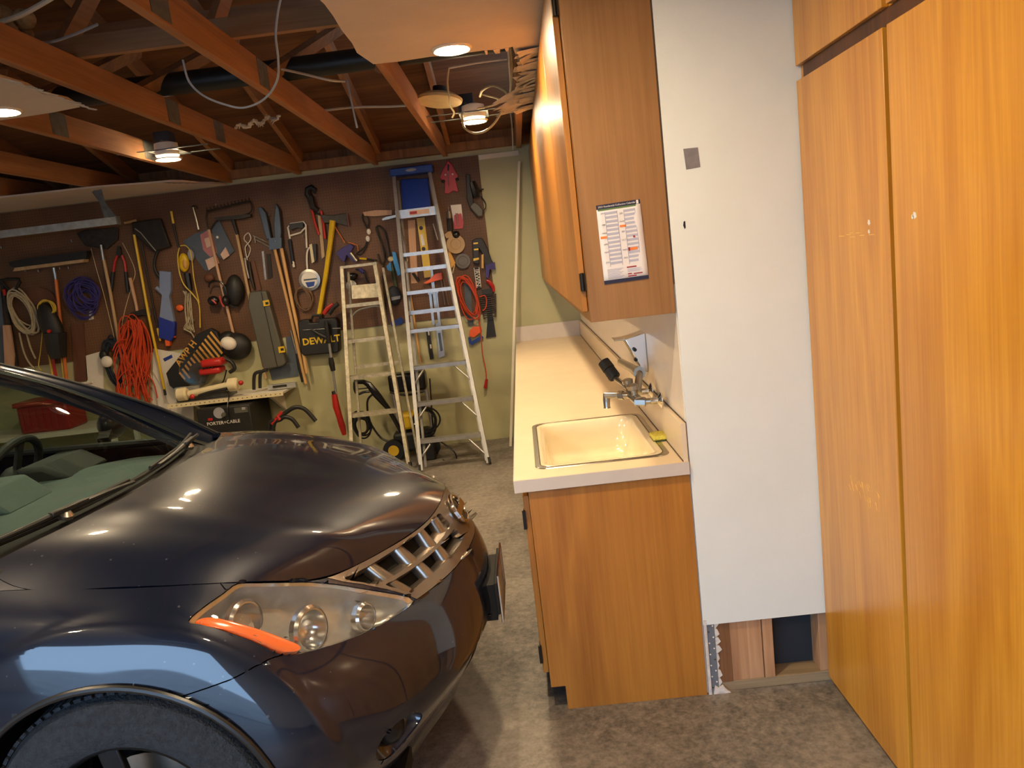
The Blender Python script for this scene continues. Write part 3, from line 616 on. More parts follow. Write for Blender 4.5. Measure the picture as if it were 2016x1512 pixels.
# ------------------------------------------------------------------ car: surfaces from measured sections (x along the car, w to its right side, z)
YC=2.65
LC=[ # columns front centre -> rear centre; rows bottom -> shut line ; (x, w, z)
[(-.36,0,.21),(-.30,0,.29),(-.225,0,.43),(-.205,0,.57),(-.225,0,.68),(-.265,0,.745),(-.315,0,.83),(-.355,0,.905)],
[(-.385,.2,.21),(-.335,.2,.29),(-.25,.2,.43),(-.228,.2,.57),(-.25,.2,.67),(-.295,.2,.735),(-.345,.2,.815),(-.385,.2,.885)],
[(-.44,.38,.21),(-.405,.38,.29),(-.31,.40,.43),(-.285,.40,.56),(-.31,.39,.66),(-.355,.38,.725),(-.42,.37,.80),(-.48,.36,.865)],
[(-.49,.55,.21),(-.47,.56,.29),(-.385,.58,.43),(-.365,.58,.55),(-.385,.56,.65),(-.43,.53,.725),(-.52,.53,.80),(-.60,.52,.86)],
[(-.57,.70,.21),(-.545,.71,.29),(-.475,.73,.43),(-.455,.73,.55),(-.475,.71,.65),(-.53,.69,.73),(-.61,.66,.815),(-.69,.62,.88)],
[(-.68,.81,.21),(-.65,.83,.29),(-.59,.85,.43),(-.575,.855,.55),(-.595,.845,.66),(-.66,.82,.755),(-.745,.785,.85),(-.83,.73,.94)],
[(-.83,.865,.21),(-.80,.89,.29),(-.755,.915,.43),(-.745,.92,.55),(-.775,.91,.67),(-.83,.895,.79),(-.90,.865,.90),(-.985,.79,.975)],
[(-1.10,.88,.21),(-1.10,.905,.29),(-1.09,.925,.43),(-1.09,.93,.56),(-1.10,.93,.70),(-1.11,.915,.82),(-1.12,.885,.925),(-1.145,.81,.995)],
[(-1.38,.88,.21),(-1.37,.905,.29),(-1.36,.925,.43),(-1.35,.93,.56),(-1.35,.93,.70),(-1.34,.92,.83),(-1.335,.89,.945),(-1.33,.82,1.018)],
[(-1.9,.88,.21),(-1.9,.905,.29),(-1.9,.925,.43),(-1.9,.93,.56),(-1.9,.93,.70),(-1.88,.92,.84),(-1.86,.895,.96),(-1.84,.84,1.045)],
[(-3.0,.88,.21),(-3.0,.905,.29),(-3.0,.925,.43),(-3.0,.935,.56),(-3.0,.93,.70),(-3.0,.92,.85),(-3.0,.90,.98),(-3.0,.85,1.07)],
[(-4.2,.87,.24),(-4.2,.90,.32),(-4.2,.92,.45),(-4.2,.93,.58),(-4.2,.925,.72),(-4.2,.91,.87),(-4.2,.89,1.01),(-4.2,.84,1.11)],
[(-4.74,.72,.30),(-4.78,.76,.38),(-4.82,.80,.48),(-4.84,.81,.60),(-4.82,.80,.74),(-4.78,.79,.89),(-4.74,.77,1.03),(-4.69,.73,1.14)],
[(-4.84,.35,.30),(-4.88,.36,.38),(-4.94,.36,.48),(-4.96,.36,.60),(-4.93,.36,.74),(-4.89,.36,.89),(-4.85,.35,1.03),(-4.80,.34,1.14)],
[(-4.86,0,.30),(-4.90,0,.38),(-4.96,0,.48),(-4.98,0,.60),(-4.95,0,.74),(-4.91,0,.89),(-4.87,0,1.03),(-4.82,0,1.14)],
]
HC=[ # rows front -> cowl ; centre -> side
[(-.355,0,.905),(-.385,.2,.885),(-.48,.36,.865),(-.60,.52,.86),(-.69,.62,.88)],
[(-.47,0,.955),(-.50,.22,.948),(-.585,.42,.94),(-.70,.58,.942),(-.83,.73,.94)],
[(-.66,0,1.005),(-.68,.24,1.0),(-.75,.46,.995),(-.86,.64,.998),(-.985,.79,.975)],
[(-.87,0,1.052),(-.885,.25,1.05),(-.94,.48,1.045),(-1.03,.67,1.035),(-1.145,.81,.995)],
[(-1.08,0,1.09),(-1.09,.25,1.088),(-1.14,.48,1.083),(-1.22,.67,1.068),(-1.33,.82,1.018)],
[(-1.28,0,1.115),(-1.285,.25,1.112),(-1.325,.48,1.105),(-1.39,.65,1.093),(-1.47,.76,1.07)],
]
def spline_m(n):
    "second-derivative solve matrix of a natural cubic spline on 0..n-1"
    A=np.zeros((n,n)); B=np.zeros((n,n)); A[0,0]=A[-1,-1]=1
    for i in range(1,n-1):
        A[i,i-1]=1;A[i,i]=4;A[i,i+1]=1; B[i,i-1]=6;B[i,i]=-12;B[i,i+1]=6
    return np.linalg.solve(A,B)
def basis(n,t,sym=False):
    t=np.clip(np.asarray(t,float),0,n-1); i=np.minimum(t.astype(int),n-2); f=t-i
    M=spline_m(n); out=np.zeros((len(t),n)); a=1-f; k=np.arange(len(t))
    out[k,i]+=a; out[k,i+1]+=f
    out+=((a**3-a)/6)[:,None]*M[i]+((f**3-f)/6)[:,None]*M[i+1]
    return out
def prep(G,mirror_first=False):
    G=np.array(G,float)
    return G
LG=np.array(LC); HG=np.array(HC)
for i,dx in enumerate([-.016,-.014,-.010,-.004]): LG[i,1:5,0]+=dx
for i,dx in enumerate([-.02,-.025,-.03,-.03,-.02]): LG[i,:2,0]+=dx
HG[2:5,1:4,2]+=.010; HG[1,2:4,2]+=.006; HG[2:5,0,2]+=.006
# mirror across w=0 at the front so that the centre line is smooth
LM=np.concatenate([LG[3:0:-1]*[1,-1,1],LG]); HM=np.concatenate([HG[:,2:0:-1]*[1,-1,1],HG],axis=1)
def L(u,v):
    "u 0..14 (front centre to rear centre), v 0..7"
    bu=basis(LM.shape[0],np.asarray(u)+3); bv=basis(8,v)
    return np.einsum('ki,kj,ijc->kc',bu,bv,LM)
def Hd(s,t):
    "s 0..4 centre->side, t 0..5 front->cowl"
    bs=basis(HM.shape[1],np.asarray(s)+2); bt=basis(6,t)
    return np.einsum('ki,kj,jic->kc',bs,bt,HM)
WC=(-1.13,.375)
def flare(P):
    d=np.hypot(P[:,0]-WC[0],P[:,2]-WC[1]); k=np.clip((.580-d)/.022,0,1); k=k*k*(3-2*k)
    m=np.clip((P[:,1]-.6)/.1,0,1)*np.clip((1.0-P[:,2])/.03,0,1)
    Q=P.copy(); Q[:,1]+=m*(k*.011+np.clip((.56-d)/.14,0,1)*.006); return Q

def f_paint(name):
    m, nt, b = new(name); L_ = nt.links.new
    tc = nd(nt, 'ShaderNodeTexCoord')
    vo = nd(nt, 'ShaderNodeTexNoise', i_Scale=900.0, i_Detail=1.0); L_(tc.outputs['Object'], vo.inputs['Vector'])
    cr = nd(nt, 'ShaderNodeValToRGB'); cr.color_ramp.elements[0].color = (.0015,.0028,.009,1); cr.color_ramp.elements[1].color = (.0034,.009,.030,1)
    L_(vo.outputs['Fac'], cr.inputs[0])
    v2 = nd(nt, 'ShaderNodeTexVoronoi', i_Scale=26.0); L_(tc.outputs['Object'], v2.inputs['Vector'])      # dried water spots
    n3 = nd(nt, 'ShaderNodeTexNoise', i_Scale=4.0, i_Detail=2.0); L_(tc.outputs['Object'], n3.inputs['Vector'])
    sb = nd(nt, 'ShaderNodeMath', operation='MULTIPLY_ADD'); sb.inputs[1].default_value = .34; sb.inputs[2].default_value = -.12; L_(n3.outputs['Fac'], sb.inputs[0])
    lt = nd(nt, 'ShaderNodeMath', operation='LESS_THAN'); L_(v2.outputs['Distance'], lt.inputs[0]); L_(sb.outputs[0], lt.inputs[1])
    ml = nd(nt, 'ShaderNodeMath', operation='MULTIPLY'); ml.inputs[1].default_value = .22; L_(lt.outputs[0], ml.inputs[0])
    mx = nd(nt, 'ShaderNodeMix', data_type='RGBA'); mx.inputs[7].default_value = (.25,.26,.30,1); L_(ml.outputs[0], mx.inputs[0]); L_(cr.outputs[0], mx.inputs[6])
    L_(mx.outputs[2], b.inputs['Base Color'])
    b.inputs['Metallic'].default_value = .18; b.inputs['Roughness'].default_value = .36; b.inputs['Specular IOR Level'].default_value = .2
    b.inputs['Coat Weight'].default_value = 1.0; b.inputs['Coat Roughness'].default_value = .045; b.inputs['Coat IOR'].default_value = 1.6
    return m
DEFS.update(car_paint=f_paint, car_black=plain((14,14,15), .75, var=.15), car_trim=plain((30,30,31), .35, var=.1), well=plain((10,10,11), .9),
 windshield=glass((.74,.86,.84), 1.36, .01), car_glass=glass((.55,.62,.58), 1.5, .01), lens=glass((.97,.97,.96), 1.42, .015, .045),
 reflector=plain((205,205,205), .16, metal=1, var=.06, scale=6), hl_housing=plain((168,168,168), .30, metal=.6, var=.18, scale=12),
 facet=plain((206,210,214), .35, metal=.35, var=.1), amber=plain((236,104,14), .18, var=.08, coat=.8), grille_silver=plain((150,140,130), .28, metal=.85, var=.06), plate_silver=plain((190,190,188), .3, metal=.6),
 tyre=plain((48,52,58), .85, var=.4, scale=60, bump=.8, bscale=160), wheel_dark=plain((40,42,46), .4, metal=.6), dash=plain((66,78,78), .75, var=.1), dash_dark=plain((18,19,20), .7),
 seat=plain((84,80,74), .8, var=.12), belt_silver=plain((150,150,150), .3, metal=.8), bulb=glass((.98,.98,1), 1.5, .02), red_plastic=plain((150,18,22), .35, var=.1))
class CarP:                                      # panel meshes in car coordinates
    pass
PX_SIDE = (1, -1)
def wpt(p, sg=1): return Vector((p[0], YC - sg*p[1], p[2]))
def surf(uv):
    uv = np.asarray(uv, float); return flare(L(uv[:,0], uv[:,1]))
def surf_n(uv, e=.01):
    uv = np.asarray(uv, float); a = surf(uv + [e,0]) - surf(uv - [e,0]); b = surf(uv + [0,e]) - surf(uv - [0,e])
    n = np.cross(a, b); n /= np.linalg.norm(n, axis=1)[:,None]
    c = surf(uv) - np.array([-1.3, 0, .5]); s = np.sign((n*c).sum(1)); s[s == 0] = 1; return n*s[:,None]
def inside(poly, p):
    x, y = p; r = False; n = len(poly); j = n-1
    for i in range(n):
        xi, yi = poly[i]; xj, yj = poly[j]
        if (yi > y) != (yj > y) and x < (xj-xi)*(y-yi)/(yj-yi)+xi: r = not r
        j = i
    return r
def sm2(poly, k=4, closed=True):
    return [(v.x, v.y) for v in smooth_path([(a, b, 0) for a, b in poly], k, closed)]
HL = [(6.033,6.071),(5.744,6.39),(5.315,6.739),(5.0,6.985),(4.657,7.0),(4.068,6.985),(3.72,6.83),(3.387,6.50),(2.978,5.74),(2.787,5.125),(3.426,5.07),(4.095,5.12),(4.598,5.13),(5.028,5.13),(5.258,5.208),(5.445,5.546),(5.714,5.824),(5.925,5.991)]
GR_SIDE = [(3.52,6.97),(3.30,6.62),(3.10,6.30),(2.88,5.75),(2.72,5.10)]
GR = [(-.02,7.0),(3.50,7.0)] + GR_SIDE[1:] + [(2.015,5.08),(1.316,5.0),(.65,4.98),(-.02,4.98)]
BAND1 = [(3.216,6.734),(2.962,6.74),(2.514,6.77),(2.061,6.81),(1.528,6.83),(.752,6.80),(.685,6.532),(.631,6.139),(.904,6.05),(1.507,6.06),(2.098,6.07),(2.593,6.07),(2.908,6.113),(3.036,6.349)]
BAND2 = [(2.809,5.93),(2.633,5.92),(2.186,5.92),(1.551,5.92),(.665,5.86),(.607,5.635),(.584,5.375),(1.184,5.42),(1.748,5.45),(2.248,5.45),(2.667,5.426),(2.751,5.678)]
GAP = [(5.23,5.16),(5.45,5.12),(5.668,5.019),(5.951,4.825),(6.183,4.681),(6.45,4.50)]
FOG = [(4.477,2.216),(4.268,2.508),(3.903,2.56),(3.60,2.40),(3.50,2.16),(3.784,1.938),(4.095,1.80),(4.376,1.93)]
INT = [(-.02,2.55),(.9,2.5),(1.7,2.35),(2.1,2.05),(1.9,1.55),(1.0,1.35),(-.02,1.3)]   # lower intake
def arch_uv(cx, cz, r, u0, u1):                  # arch circle traced on the body side, as (u, v)
    uu, vv = np.meshgrid(np.linspace(u0, u1, 240), np.linspace(0, 7, 240)); P = surf(np.stack([uu.ravel(), vv.ravel()], 1)); out = []
    for k in range(41):
        a = math.pi*(-.14 + 1.28*k/40); d = np.hypot(P[:,0]-(cx+r*math.cos(a)), P[:,2]-(cz+r*math.sin(a))); i = d.argmin()
        u, v = uu.ravel()[i], vv.ravel()[i]
        for _ in range(3):
            e = 1e-3; f0, fu, fv = surf([(u,v),(u+e,v),(u,v+e)]); J = np.array([[fu[0]-f0[0], fv[0]-f0[0]],[fu[2]-f0[2], fv[2]-f0[2]]])/e
            if abs(np.linalg.det(J)) < 1e-6: break
            s = np.linalg.solve(J, np.array([cx+r*math.cos(a)-f0[0], cz+r*math.sin(a)-f0[2]]))
            if np.hypot(*s) > .4: break
            u += s[0]; v += s[1]
        out.append((float(u), float(v)))
    return out
ARCH = arch_uv(WC[0], WC[1], .42, 5.2, 9.2)
WR = (-3.955, .375)
ARCH2 = arch_uv(WR[0], WR[1], .42, 9.5, 12.2)
def u_at_x(x, v=4.0):
    a, b = 6.5, 11.9
    for _ in range(40):
        c = (a+b)/2
        if surf([(c, v)])[0][0] > x: a = c
        else: b = c
    return a
UD1, UD2, UD3 = u_at_x(-1.78), u_at_x(-2.86), u_at_x(-3.62)
def uv_mesh(us, vs, cuts):
    bm = bmesh.new(); V = [[bm.verts.new((u, v, 0)) for v in vs] for u in us]
    for i in range(len(us)-1):
        for j in range(len(vs)-1): bm.faces.new((V[i][j], V[i+1][j], V[i+1][j+1], V[i][j+1]))
    for poly, closed in cuts:
        n = len(poly)
        for i in range(n if closed else n-1):
            a = Vector((*poly[i], 0)); b = Vector((*poly[(i+1) % n], 0)); d = b-a
            if d.length < 1e-6: continue
            x0, x1 = min(a.x,b.x)-.002, max(a.x,b.x)+.002; y0, y1 = min(a.y,b.y)-.002, max(a.y,b.y)+.002
            fs = []
            for f in bm.faces:
                xs = [v.co.x for v in f.verts]; ys = [v.co.y for v in f.verts]
                if max(xs) > x0 and min(xs) < x1 and max(ys) > y0 and min(ys) < y1: fs.append(f)
            es = {e for f in fs for e in f.edges}; vs_ = {v for f in fs for v in f.verts}
            bmesh.ops.bisect_plane(bm, geom=list(vs_)+list(es)+fs, dist=1e-5, plane_co=a, plane_no=(d.y, -d.x, 0))
    bmesh.ops.remove_doubles(bm, verts=bm.verts, dist=.007)
    bmesh.ops.dissolve_degenerate(bm, edges=bm.edges, dist=.002)
    return bm
def panel(faces, name, mat, parent, fn, sg=1, gap=.0016, rim=.012, both=False, inset_out=0.0):
    """mesh of the chosen uv faces mapped on the body, edges pulled back for the shut line and turned inwards"""
    idx = {}; uv = []; fs = []
    for f in faces:
        q = []
        for v in f:
            k = (round(v[0],5), round(v[1],5))
            if k not in idx: idx[k] = len(uv); uv.append(k)
            q.append(idx[k])
        fs.append(q)
    P = fn(np.array(uv)); e = .004; U = np.array(uv)
    A = fn(U+[e,0])-fn(U-[e,0]); B = fn(U+[0,e])-fn(U-[0,e]); N = np.cross(A, B); N /= np.maximum(np.linalg.norm(N,axis=1),1e-12)[:,None]
    c = P - np.array([-1.6,0,.3]); N *= np.where((N*c).sum(1) < 0, -1, 1)[:,None]
    P = P + N*inset_out
    if both is False: pass
    bm = bmesh.new(); vs = [bm.verts.new(wpt(p, sg)) for p in P]
    for q in fs:
        try: bm.faces.new([vs[i] for i in q])
        except ValueError: pass
    bm.normal_update()
    c0 = wpt((-1.6,0,.3)); tot = sum((f.normal.dot(f.calc_center_median()-c0)*f.calc_area() for f in bm.faces))
    if tot < 0:
        for f in bm.faces: f.normal_flip()
    bm.verts.ensure_lookup_table()
    be = [e for e in bm.edges if len(e.link_faces) == 1]
    mid = [e for e in be if abs(e.verts[0].co.y-YC) < 2e-4 and abs(e.verts[1].co.y-YC) < 2e-4]
    be = [e for e in be if e not in set(mid)]
    move = {}
    for e in be:
        f = e.link_faces[0]; d = (e.verts[1].co-e.verts[0].co).normalized(); t = f.normal.cross(d)
        if t.dot(f.calc_center_median()-e.verts[0].co) < 0: t = -t
        for v in e.verts: move.setdefault(v, []).append(t*e.calc_length())
    for v, ts in move.items():
        t = sum(ts, Vector()); 
        if t.length > 1e-6: v.co += t.normalized()*gap
    bm.normal_update()
    if rim:
        nn = {v: v.normal.copy() for v in bm.verts}
        r = bmesh.ops.extrude_edge_only(bm, edges=be); nv = [g for g in r['geom'] if isinstance(g, bmesh.types.BMVert)]
        loc = {tuple(round(x,6) for x in v.co): nn[v] for v in nn}
        for v in nv:
            k = tuple(round(x,6) for x in v.co); v.co -= loc.get(k, Vector((0,0,0)))*rim
        for e in be: e.smooth = False
    me = bpy.data.meshes.new(name); off = Vector(ROOT[parent.name])
    bmesh.ops.translate(bm, verts=bm.verts, vec=-off); bm.to_mesh(me); bm.free()
    for p in me.polygons: p.use_smooth = True
    me.materials.append(M(mat)); o = bpy.data.objects.new(name, me); COL.objects.link(o); o.parent = parent; ROOT[o.name] = tuple(off)
    return o
def pick(bm, test):
    out = []
    for f in bm.faces:
        c = f.calc_center_median()
        if test((c.x, c.y)): out.append([(v.co.x, v.co.y) for v in f.verts])
    return out
CAR = thing('car', 'dark navy blue crossover car parked nose-in beside the sink counter', 'car', (-2.6, YC, 0))
us = list(np.arange(0, 8.0, .05)) + list(np.arange(8.0, 14.01, .125)); vs = list(np.linspace(0, 7, 85))
HLs = [(a, min(b, 6.995)) for a, b in sm2(HL, 3)]; FOGs = sm2(FOG, 3); GAPs = GAP
B1 = sm2(BAND1, 2); B2 = sm2(BAND2, 2)
DOORS = [[(UD1,-.1),(UD1,7.1)], [(UD2,-.1),(UD2,7.1)], [(UD3,3.6),(UD3,7.1)]]
bm = uv_mesh(us, vs, [(HLs,True),(GR[1:-1],False),(B1,True),(B2,True),(GAPs,False),(FOGs,True),(INT[1:-1],False),(ARCH,False),(ARCH2,False)] + [(d,False) for d in DOORS])
archp = ARCH + [(ARCH[-1][0],-1),(ARCH[0][0],-1)]; archp2 = ARCH2 + [(ARCH2[-1][0],-1),(ARCH2[0][0],-1)]
def zone(c):
    if inside(archp, c) or inside(archp2, c): return None
    if inside(HLs, c): return 'headlight'
    if inside(GR, c): return None if (inside(B1, c) or inside(B2, c)) else 'grille'
    if inside(FOGs, c): return 'fog'
    if inside(INT, c): return 'intake'
    u, v = c
    if u < GAP[0][0] or (u < 6.45 and v < np.interp(u, [g[0] for g in GAP], [g[1] for g in GAP])) or (u < 6.6 and v < 4.4): return 'bumper'
    if u < UD1: return 'fender'
    if v < 1.1 and u < UD3+.6: return 'sill'
    if u < UD2: return 'front_door'
    if u < UD3 and v > 0: return 'rear_door'
    if u > 12.3 and v < 3.0: return 'rear_bumper'
    return 'rear_quarter'
zones = {}
for f in bm.faces:
    c = f.calc_center_median(); z = zone((c.x, c.y))
    if z: zones.setdefault(z, []).append([(v.co.x, v.co.y) for v in f.verts])
bm.free()
HLP = {}
for sg in PX_SIDE:
    for z, mt in (('bumper','car_paint'),('fender','car_paint'),('front_door','car_paint'),('rear_door','car_paint'),('rear_quarter','car_paint'),('rear_bumper','car_paint'),('sill','car_trim')):
        panel(zones[z], z, mt, CAR, surf, sg)
    HLP[sg] = panel(zones['headlight'], 'headlight', 'lens', CAR, surf, sg, gap=.003, rim=.006)
    GP = panel(zones['grille'], 'grille', 'grille_silver', CAR, surf, sg, gap=.0012, rim=.03)
    # inside of the grille: dark back, sloping silver ledges and rounded fins
    for band, fins in ((BAND1, (2.55, 1.95, 1.33, .80)), (BAND2, (2.58, 1.90, 1.25))):
        u0 = min(b[0] for b in band)-.05; u1 = max(b[0] for b in band)+.05; v0 = min(b[1] for b in band); v1 = max(b[1] for b in band)
        U = np.linspace(u0, u1, 26); Pq = []
        for v, dep in ((v1+.02, .045), (v0-.02, .045)):
            q = np.stack([U, np.full(26, v)], 1); Pq.append([wpt(p, sg) for p in surf(q) - surf_n(q)*dep])
        MB().grid(Pq).build('grille_back', 'well', GP, ang=0)
        Pq = []
        for v, dep in ((v0+.40*(v1-v0), .038), (v0+.03, .010), (v0-.03, .004)):
            q = np.stack([U, np.full(26, v)], 1); Pq.append([wpt(p, sg) for p in surf(q) - surf_n(q)*dep])
        MB().grid(Pq).build('grille_ledge', 'grille_silver', GP, ang=0)
        for uf in fins:
            hw = .145; rows = []
            for v in np.linspace(v0-.01, v1+.01, 9):
                r_ = []; t = (v-v0)/(v1-v0)
                for a in np.linspace(0, math.pi, 11):
                    q = np.array([[uf - math.cos(a)*hw*(1-.25*t), v]]); r_.append(wpt((surf(q) - surf_n(q)*(.042 - .036*math.sin(a)**.7))[0], sg))
                rows.append(r_)
            MB().grid(rows).build('grille_fin', 'grille_silver', GP, ang=60)
    # headlight bowl, reflectors, amber turn lamp
    cen = np.array(HL).mean(0); ring0 = [(a, b) for a, b in HLs]
    rings = []
    for k, dep in ((.99,.006),(.95,.05),(.80,.085),(.4,.095),(.02,.10)):
        q = np.array([(cen[0]+(a-cen[0])*k, cen[1]+(b-cen[1])*k) for a, b in ring0]); rings.append([wpt(p, sg) for p in surf(q) - surf_n(q)*dep])
    mb = MB(); n = len(ring0)
    mb.add([p for r in rings for p in r], [(k*n+i, k*n+(i+1) % n, (k+1)*n+(i+1) % n, (k+1)*n+i) for k in range(len(rings)-1) for i in range(n)])
    mb.build('housing', 'hl_housing', HLP[sg], ang=50)
    mb = MB(); q = np.array(ring0); q2 = np.array([(cen[0]+(a-cen[0])*.955, cen[1]+(b-cen[1])*.955) for a, b in ring0])
    ra = [wpt(p, sg) for p in surf(q) - surf_n(q)*.004]; rb = [wpt(p, sg) for p in surf(q2) - surf_n(q2)*.012]
    mb.add(ra + rb, [(i, (i+1) % n, n+(i+1) % n, n+i) for i in range(n)]); mb.build('bezel', 'reflector', HLP[sg])
    ax = Vector((.86, -sg*.42, .10)).normalized()
    for (uc_, vc_, R, dep) in ((5.08, 6.42, .046, .072), (4.40, 5.86, .052, .060), (3.50, 5.62, .034, .050)):
        q = np.array([[uc_, vc_]]); c = wpt((surf(q) - surf_n(q)*dep)[0], sg)
        MB().lathe([(.008,-.035),(R*.45,-.03),(R*.75,-.015),(R*.95,.008),(R,.018),(R*1.10,.018),(R*1.10,-.01)], c, ax, 28, cap=False).build('reflector_bowl', 'reflector', HLP[sg], ang=40)
        MB().ball(c - ax*.006, (R*.50, R*.50, R*.50), 18, 10).build('bulb', 'bulb', HLP[sg])
        MB().lathe([(R*1.12,-.012),(R*1.24,-.006),(R*1.26,.012),(R*1.12,.02)], c, ax, 28, cap=False).build('shroud_ring', 'reflector', HLP[sg], ang=30)
    AMB = [(5.968,6.041),(5.824,6.184),(5.627,6.18),(5.353,6.017),(5.108,5.779),(4.923,5.488),(4.868,5.33),(4.941,5.233),(5.122,5.252),(5.236,5.32),(5.421,5.593),(5.695,5.869)]
    q = np.array(sm2(AMB, 3)); c2 = q.mean(0); n = len(q); mb = MB(); rg = []
    for k, dep in ((1.0,.030),(1.0,.012),(.85,.008),(.45,.006),(.05,.006)):
        qq = c2 + (q-c2)*k; rg.append([wpt(p, sg) for p in surf(qq) - surf_n(qq)*dep])
    mb.add([p for r in rg for p in r], [(k*n+i, k*n+(i+1) % n, (k+1)*n+(i+1) % n, (k+1)*n+i) for k in range(4) for i in range(n)])
    mb.build('turn_lamp', 'amber', HLP[sg], ang=50)
    # fog lamp recess and lower intake
    for poly, nm, mt, d in ((FOGs,'fog_recess','car_paint',.05), (INT,'lower_intake','well',.06)):
        q = np.array(poly); c2 = q.mean(0); n = len(q); rg = []
        for k, dep in ((1.02,.004),(.92,d*.6),(.5,d),(.03,d)):
            qq = c2 + (q-c2)*k
            if nm == 'lower_intake': qq[:,0] = q[:,0]*k if k > .5 else q[:,0]*.98
            qq[:,0] = np.maximum(qq[:,0], 0); rg.append([wpt(p, sg) for p in surf(qq) - surf_n(qq)*dep])
        mb = MB(); mb.add([p for r in rg for p in r], [(k*n+i, k*n+(i+1) % n, (k+1)*n+(i+1) % n, (k+1)*n+i) for k in range(3) for i in range(n)])
        mb.build(nm, mt, CAR, ang=50)
    q = np.array([[3.95, 2.18]]); c = wpt((surf(q) - surf_n(q)*.03)[0], sg)
    MB().lathe([(.001,.016),(.02,.014),(.036,.004),(.042,-.006),(.044,-.02)], c, Vector((.85,-sg*.5,0)), 24, cap=False).build('fog_lamp', 'wheel_dark', CAR, ang=50)
# hood
HU = list(np.linspace(0, 4, 61)); HV = list(np.linspace(0, 5, 71))
def hfun(uv):
    uv = np.asarray(uv, float); P = Hd(uv[:,0], uv[:,1]); s, t = uv[:,0], uv[:,1]
    k = np.clip(1-np.abs(s-2.55+.12*t)/.5, 0, 1); P = P.copy(); P[:,2] += .007*k*k*(3-2*k)*np.clip(t/1.2, 0, 1)*np.clip((5.2-t)/1.0, 0, 1)   # power crease
    return P
faces = []
for i in range(60):
    for j in range(70): faces.append([(HU[i],HV[j]),(HU[i+1],HV[j]),(HU[i+1],HV[j+1]),(HU[i],HV[j+1])])
full = []
for sg in PX_SIDE: full.append(panel(faces, 'hood', 'car_paint', CAR, hfun, sg, gap=.002, rim=.02))
def join(objs, name):                            # the two mirrored halves are one pressed panel
    bm = bmesh.new()
    for o in objs: bm.from_mesh(o.data)
    bmesh.ops.remove_doubles(bm, verts=bm.verts, dist=4e-4); me = bpy.data.meshes.new(name); bm.to_mesh(me); bm.free()
    for p in me.polygons: p.use_smooth = True
    me.materials.append(objs[0].data.materials[0]); a = objs[0]; a.data = me
    for o in objs[1:]:
        for ch in list(o.children): ch.parent = a
        bpy.data.objects.remove(o)
    a.name = name; ROOT[a.name] = ROOT[CAR.name]; return a
join(full, 'hood')
for nm in ('bumper', 'grille', 'rear_bumper', 'rear_quarter'):
    obs = [o for o in CAR.children if o.name.split('.')[0] == nm]
    if nm != 'rear_quarter': join(obs, nm)
# emblem: chrome ring with a bar
c = wpt((surf([[0, 6.08]])[0])) ; nn_ = surf_n(np.array([[.02, 6.08]]))[0]; n3 = Vector((nn_[0], 0, nn_[2])).normalized(); upv = Vector((0,1,0)).cross(n3); rt = Vector((0,1,0))
gr = [o for o in CAR.children if o.name.startswith('grille')][0]
ring = [c + n3*.008 + rt*(math.cos(a)*.062) + upv*(math.sin(a)*.052) for a in np.linspace(0, 2*math.pi, 28, endpoint=False)]
em = MB().tube(ring, .0085, 8, closed=True); em.bar(c + n3*.012 - rt*.078, c + n3*.012 + rt*.078, .012, .026, upv); em.build('emblem', 'chrome', gr)
# number plate
pl = MB().box(-.208, -.196, YC-.165, YC+.165, .50, .615).build('plate_bracket', 'car_black', CAR, bevel=.003)
MB().box(-.1955, -.193, YC-.155, YC+.155, .472, .632).build('number_plate', 'plate_silver', pl, bevel=.001)
MB().box(-.26, -.209, YC-.14, YC+.14, .47, .60).build('plate_mount', 'car_black', pl)
MB().tube([(-.192,YC-.157,.47),(-.192,YC+.157,.47),(-.192,YC+.157,.634),(-.192,YC-.157,.634)], .004, 6, closed=True).build('plate_frame', 'chrome', pl)
# black liner that closes the body below the skin
for sg in PX_SIDE:
    for (cx, cz) in (WC, WR):
        mb = MB(); pr = []
        for w_ in (.905, .60):
            pr.append([wpt((cx+.43*math.cos(a), w_, cz+.43*math.sin(a)), sg) for a in np.linspace(-.14*math.pi, 1.14*math.pi, 33)])
        mb.grid(pr); k = len(mb.v); mb.add(pr[1] + [wpt((cx, .60, cz), sg)], [(i, i+1, 33) for i in range(32)]); mb.build('wheel_liner', 'well', CAR, ang=0)
        # lip of the arch
        mb = MB().tube([wpt(tuple(flare(np.array([[cx+.418*math.cos(a), .925 if cx > -2 else .915, cz+.418*math.sin(a)]]))[0]), sg) for a in np.linspace(-.02*math.pi, 1.02*math.pi, 40)], .009, 8); mb.build('arch_lip', 'car_trim', CAR)
MB().box(-4.7, -.50, YC-.72, YC+.72, .20, .26).build('underbody', 'well', CAR)
MB().box(-1.50, -.62, YC-.56, YC+.56, .27, .70).build('engine_block', 'well', CAR)
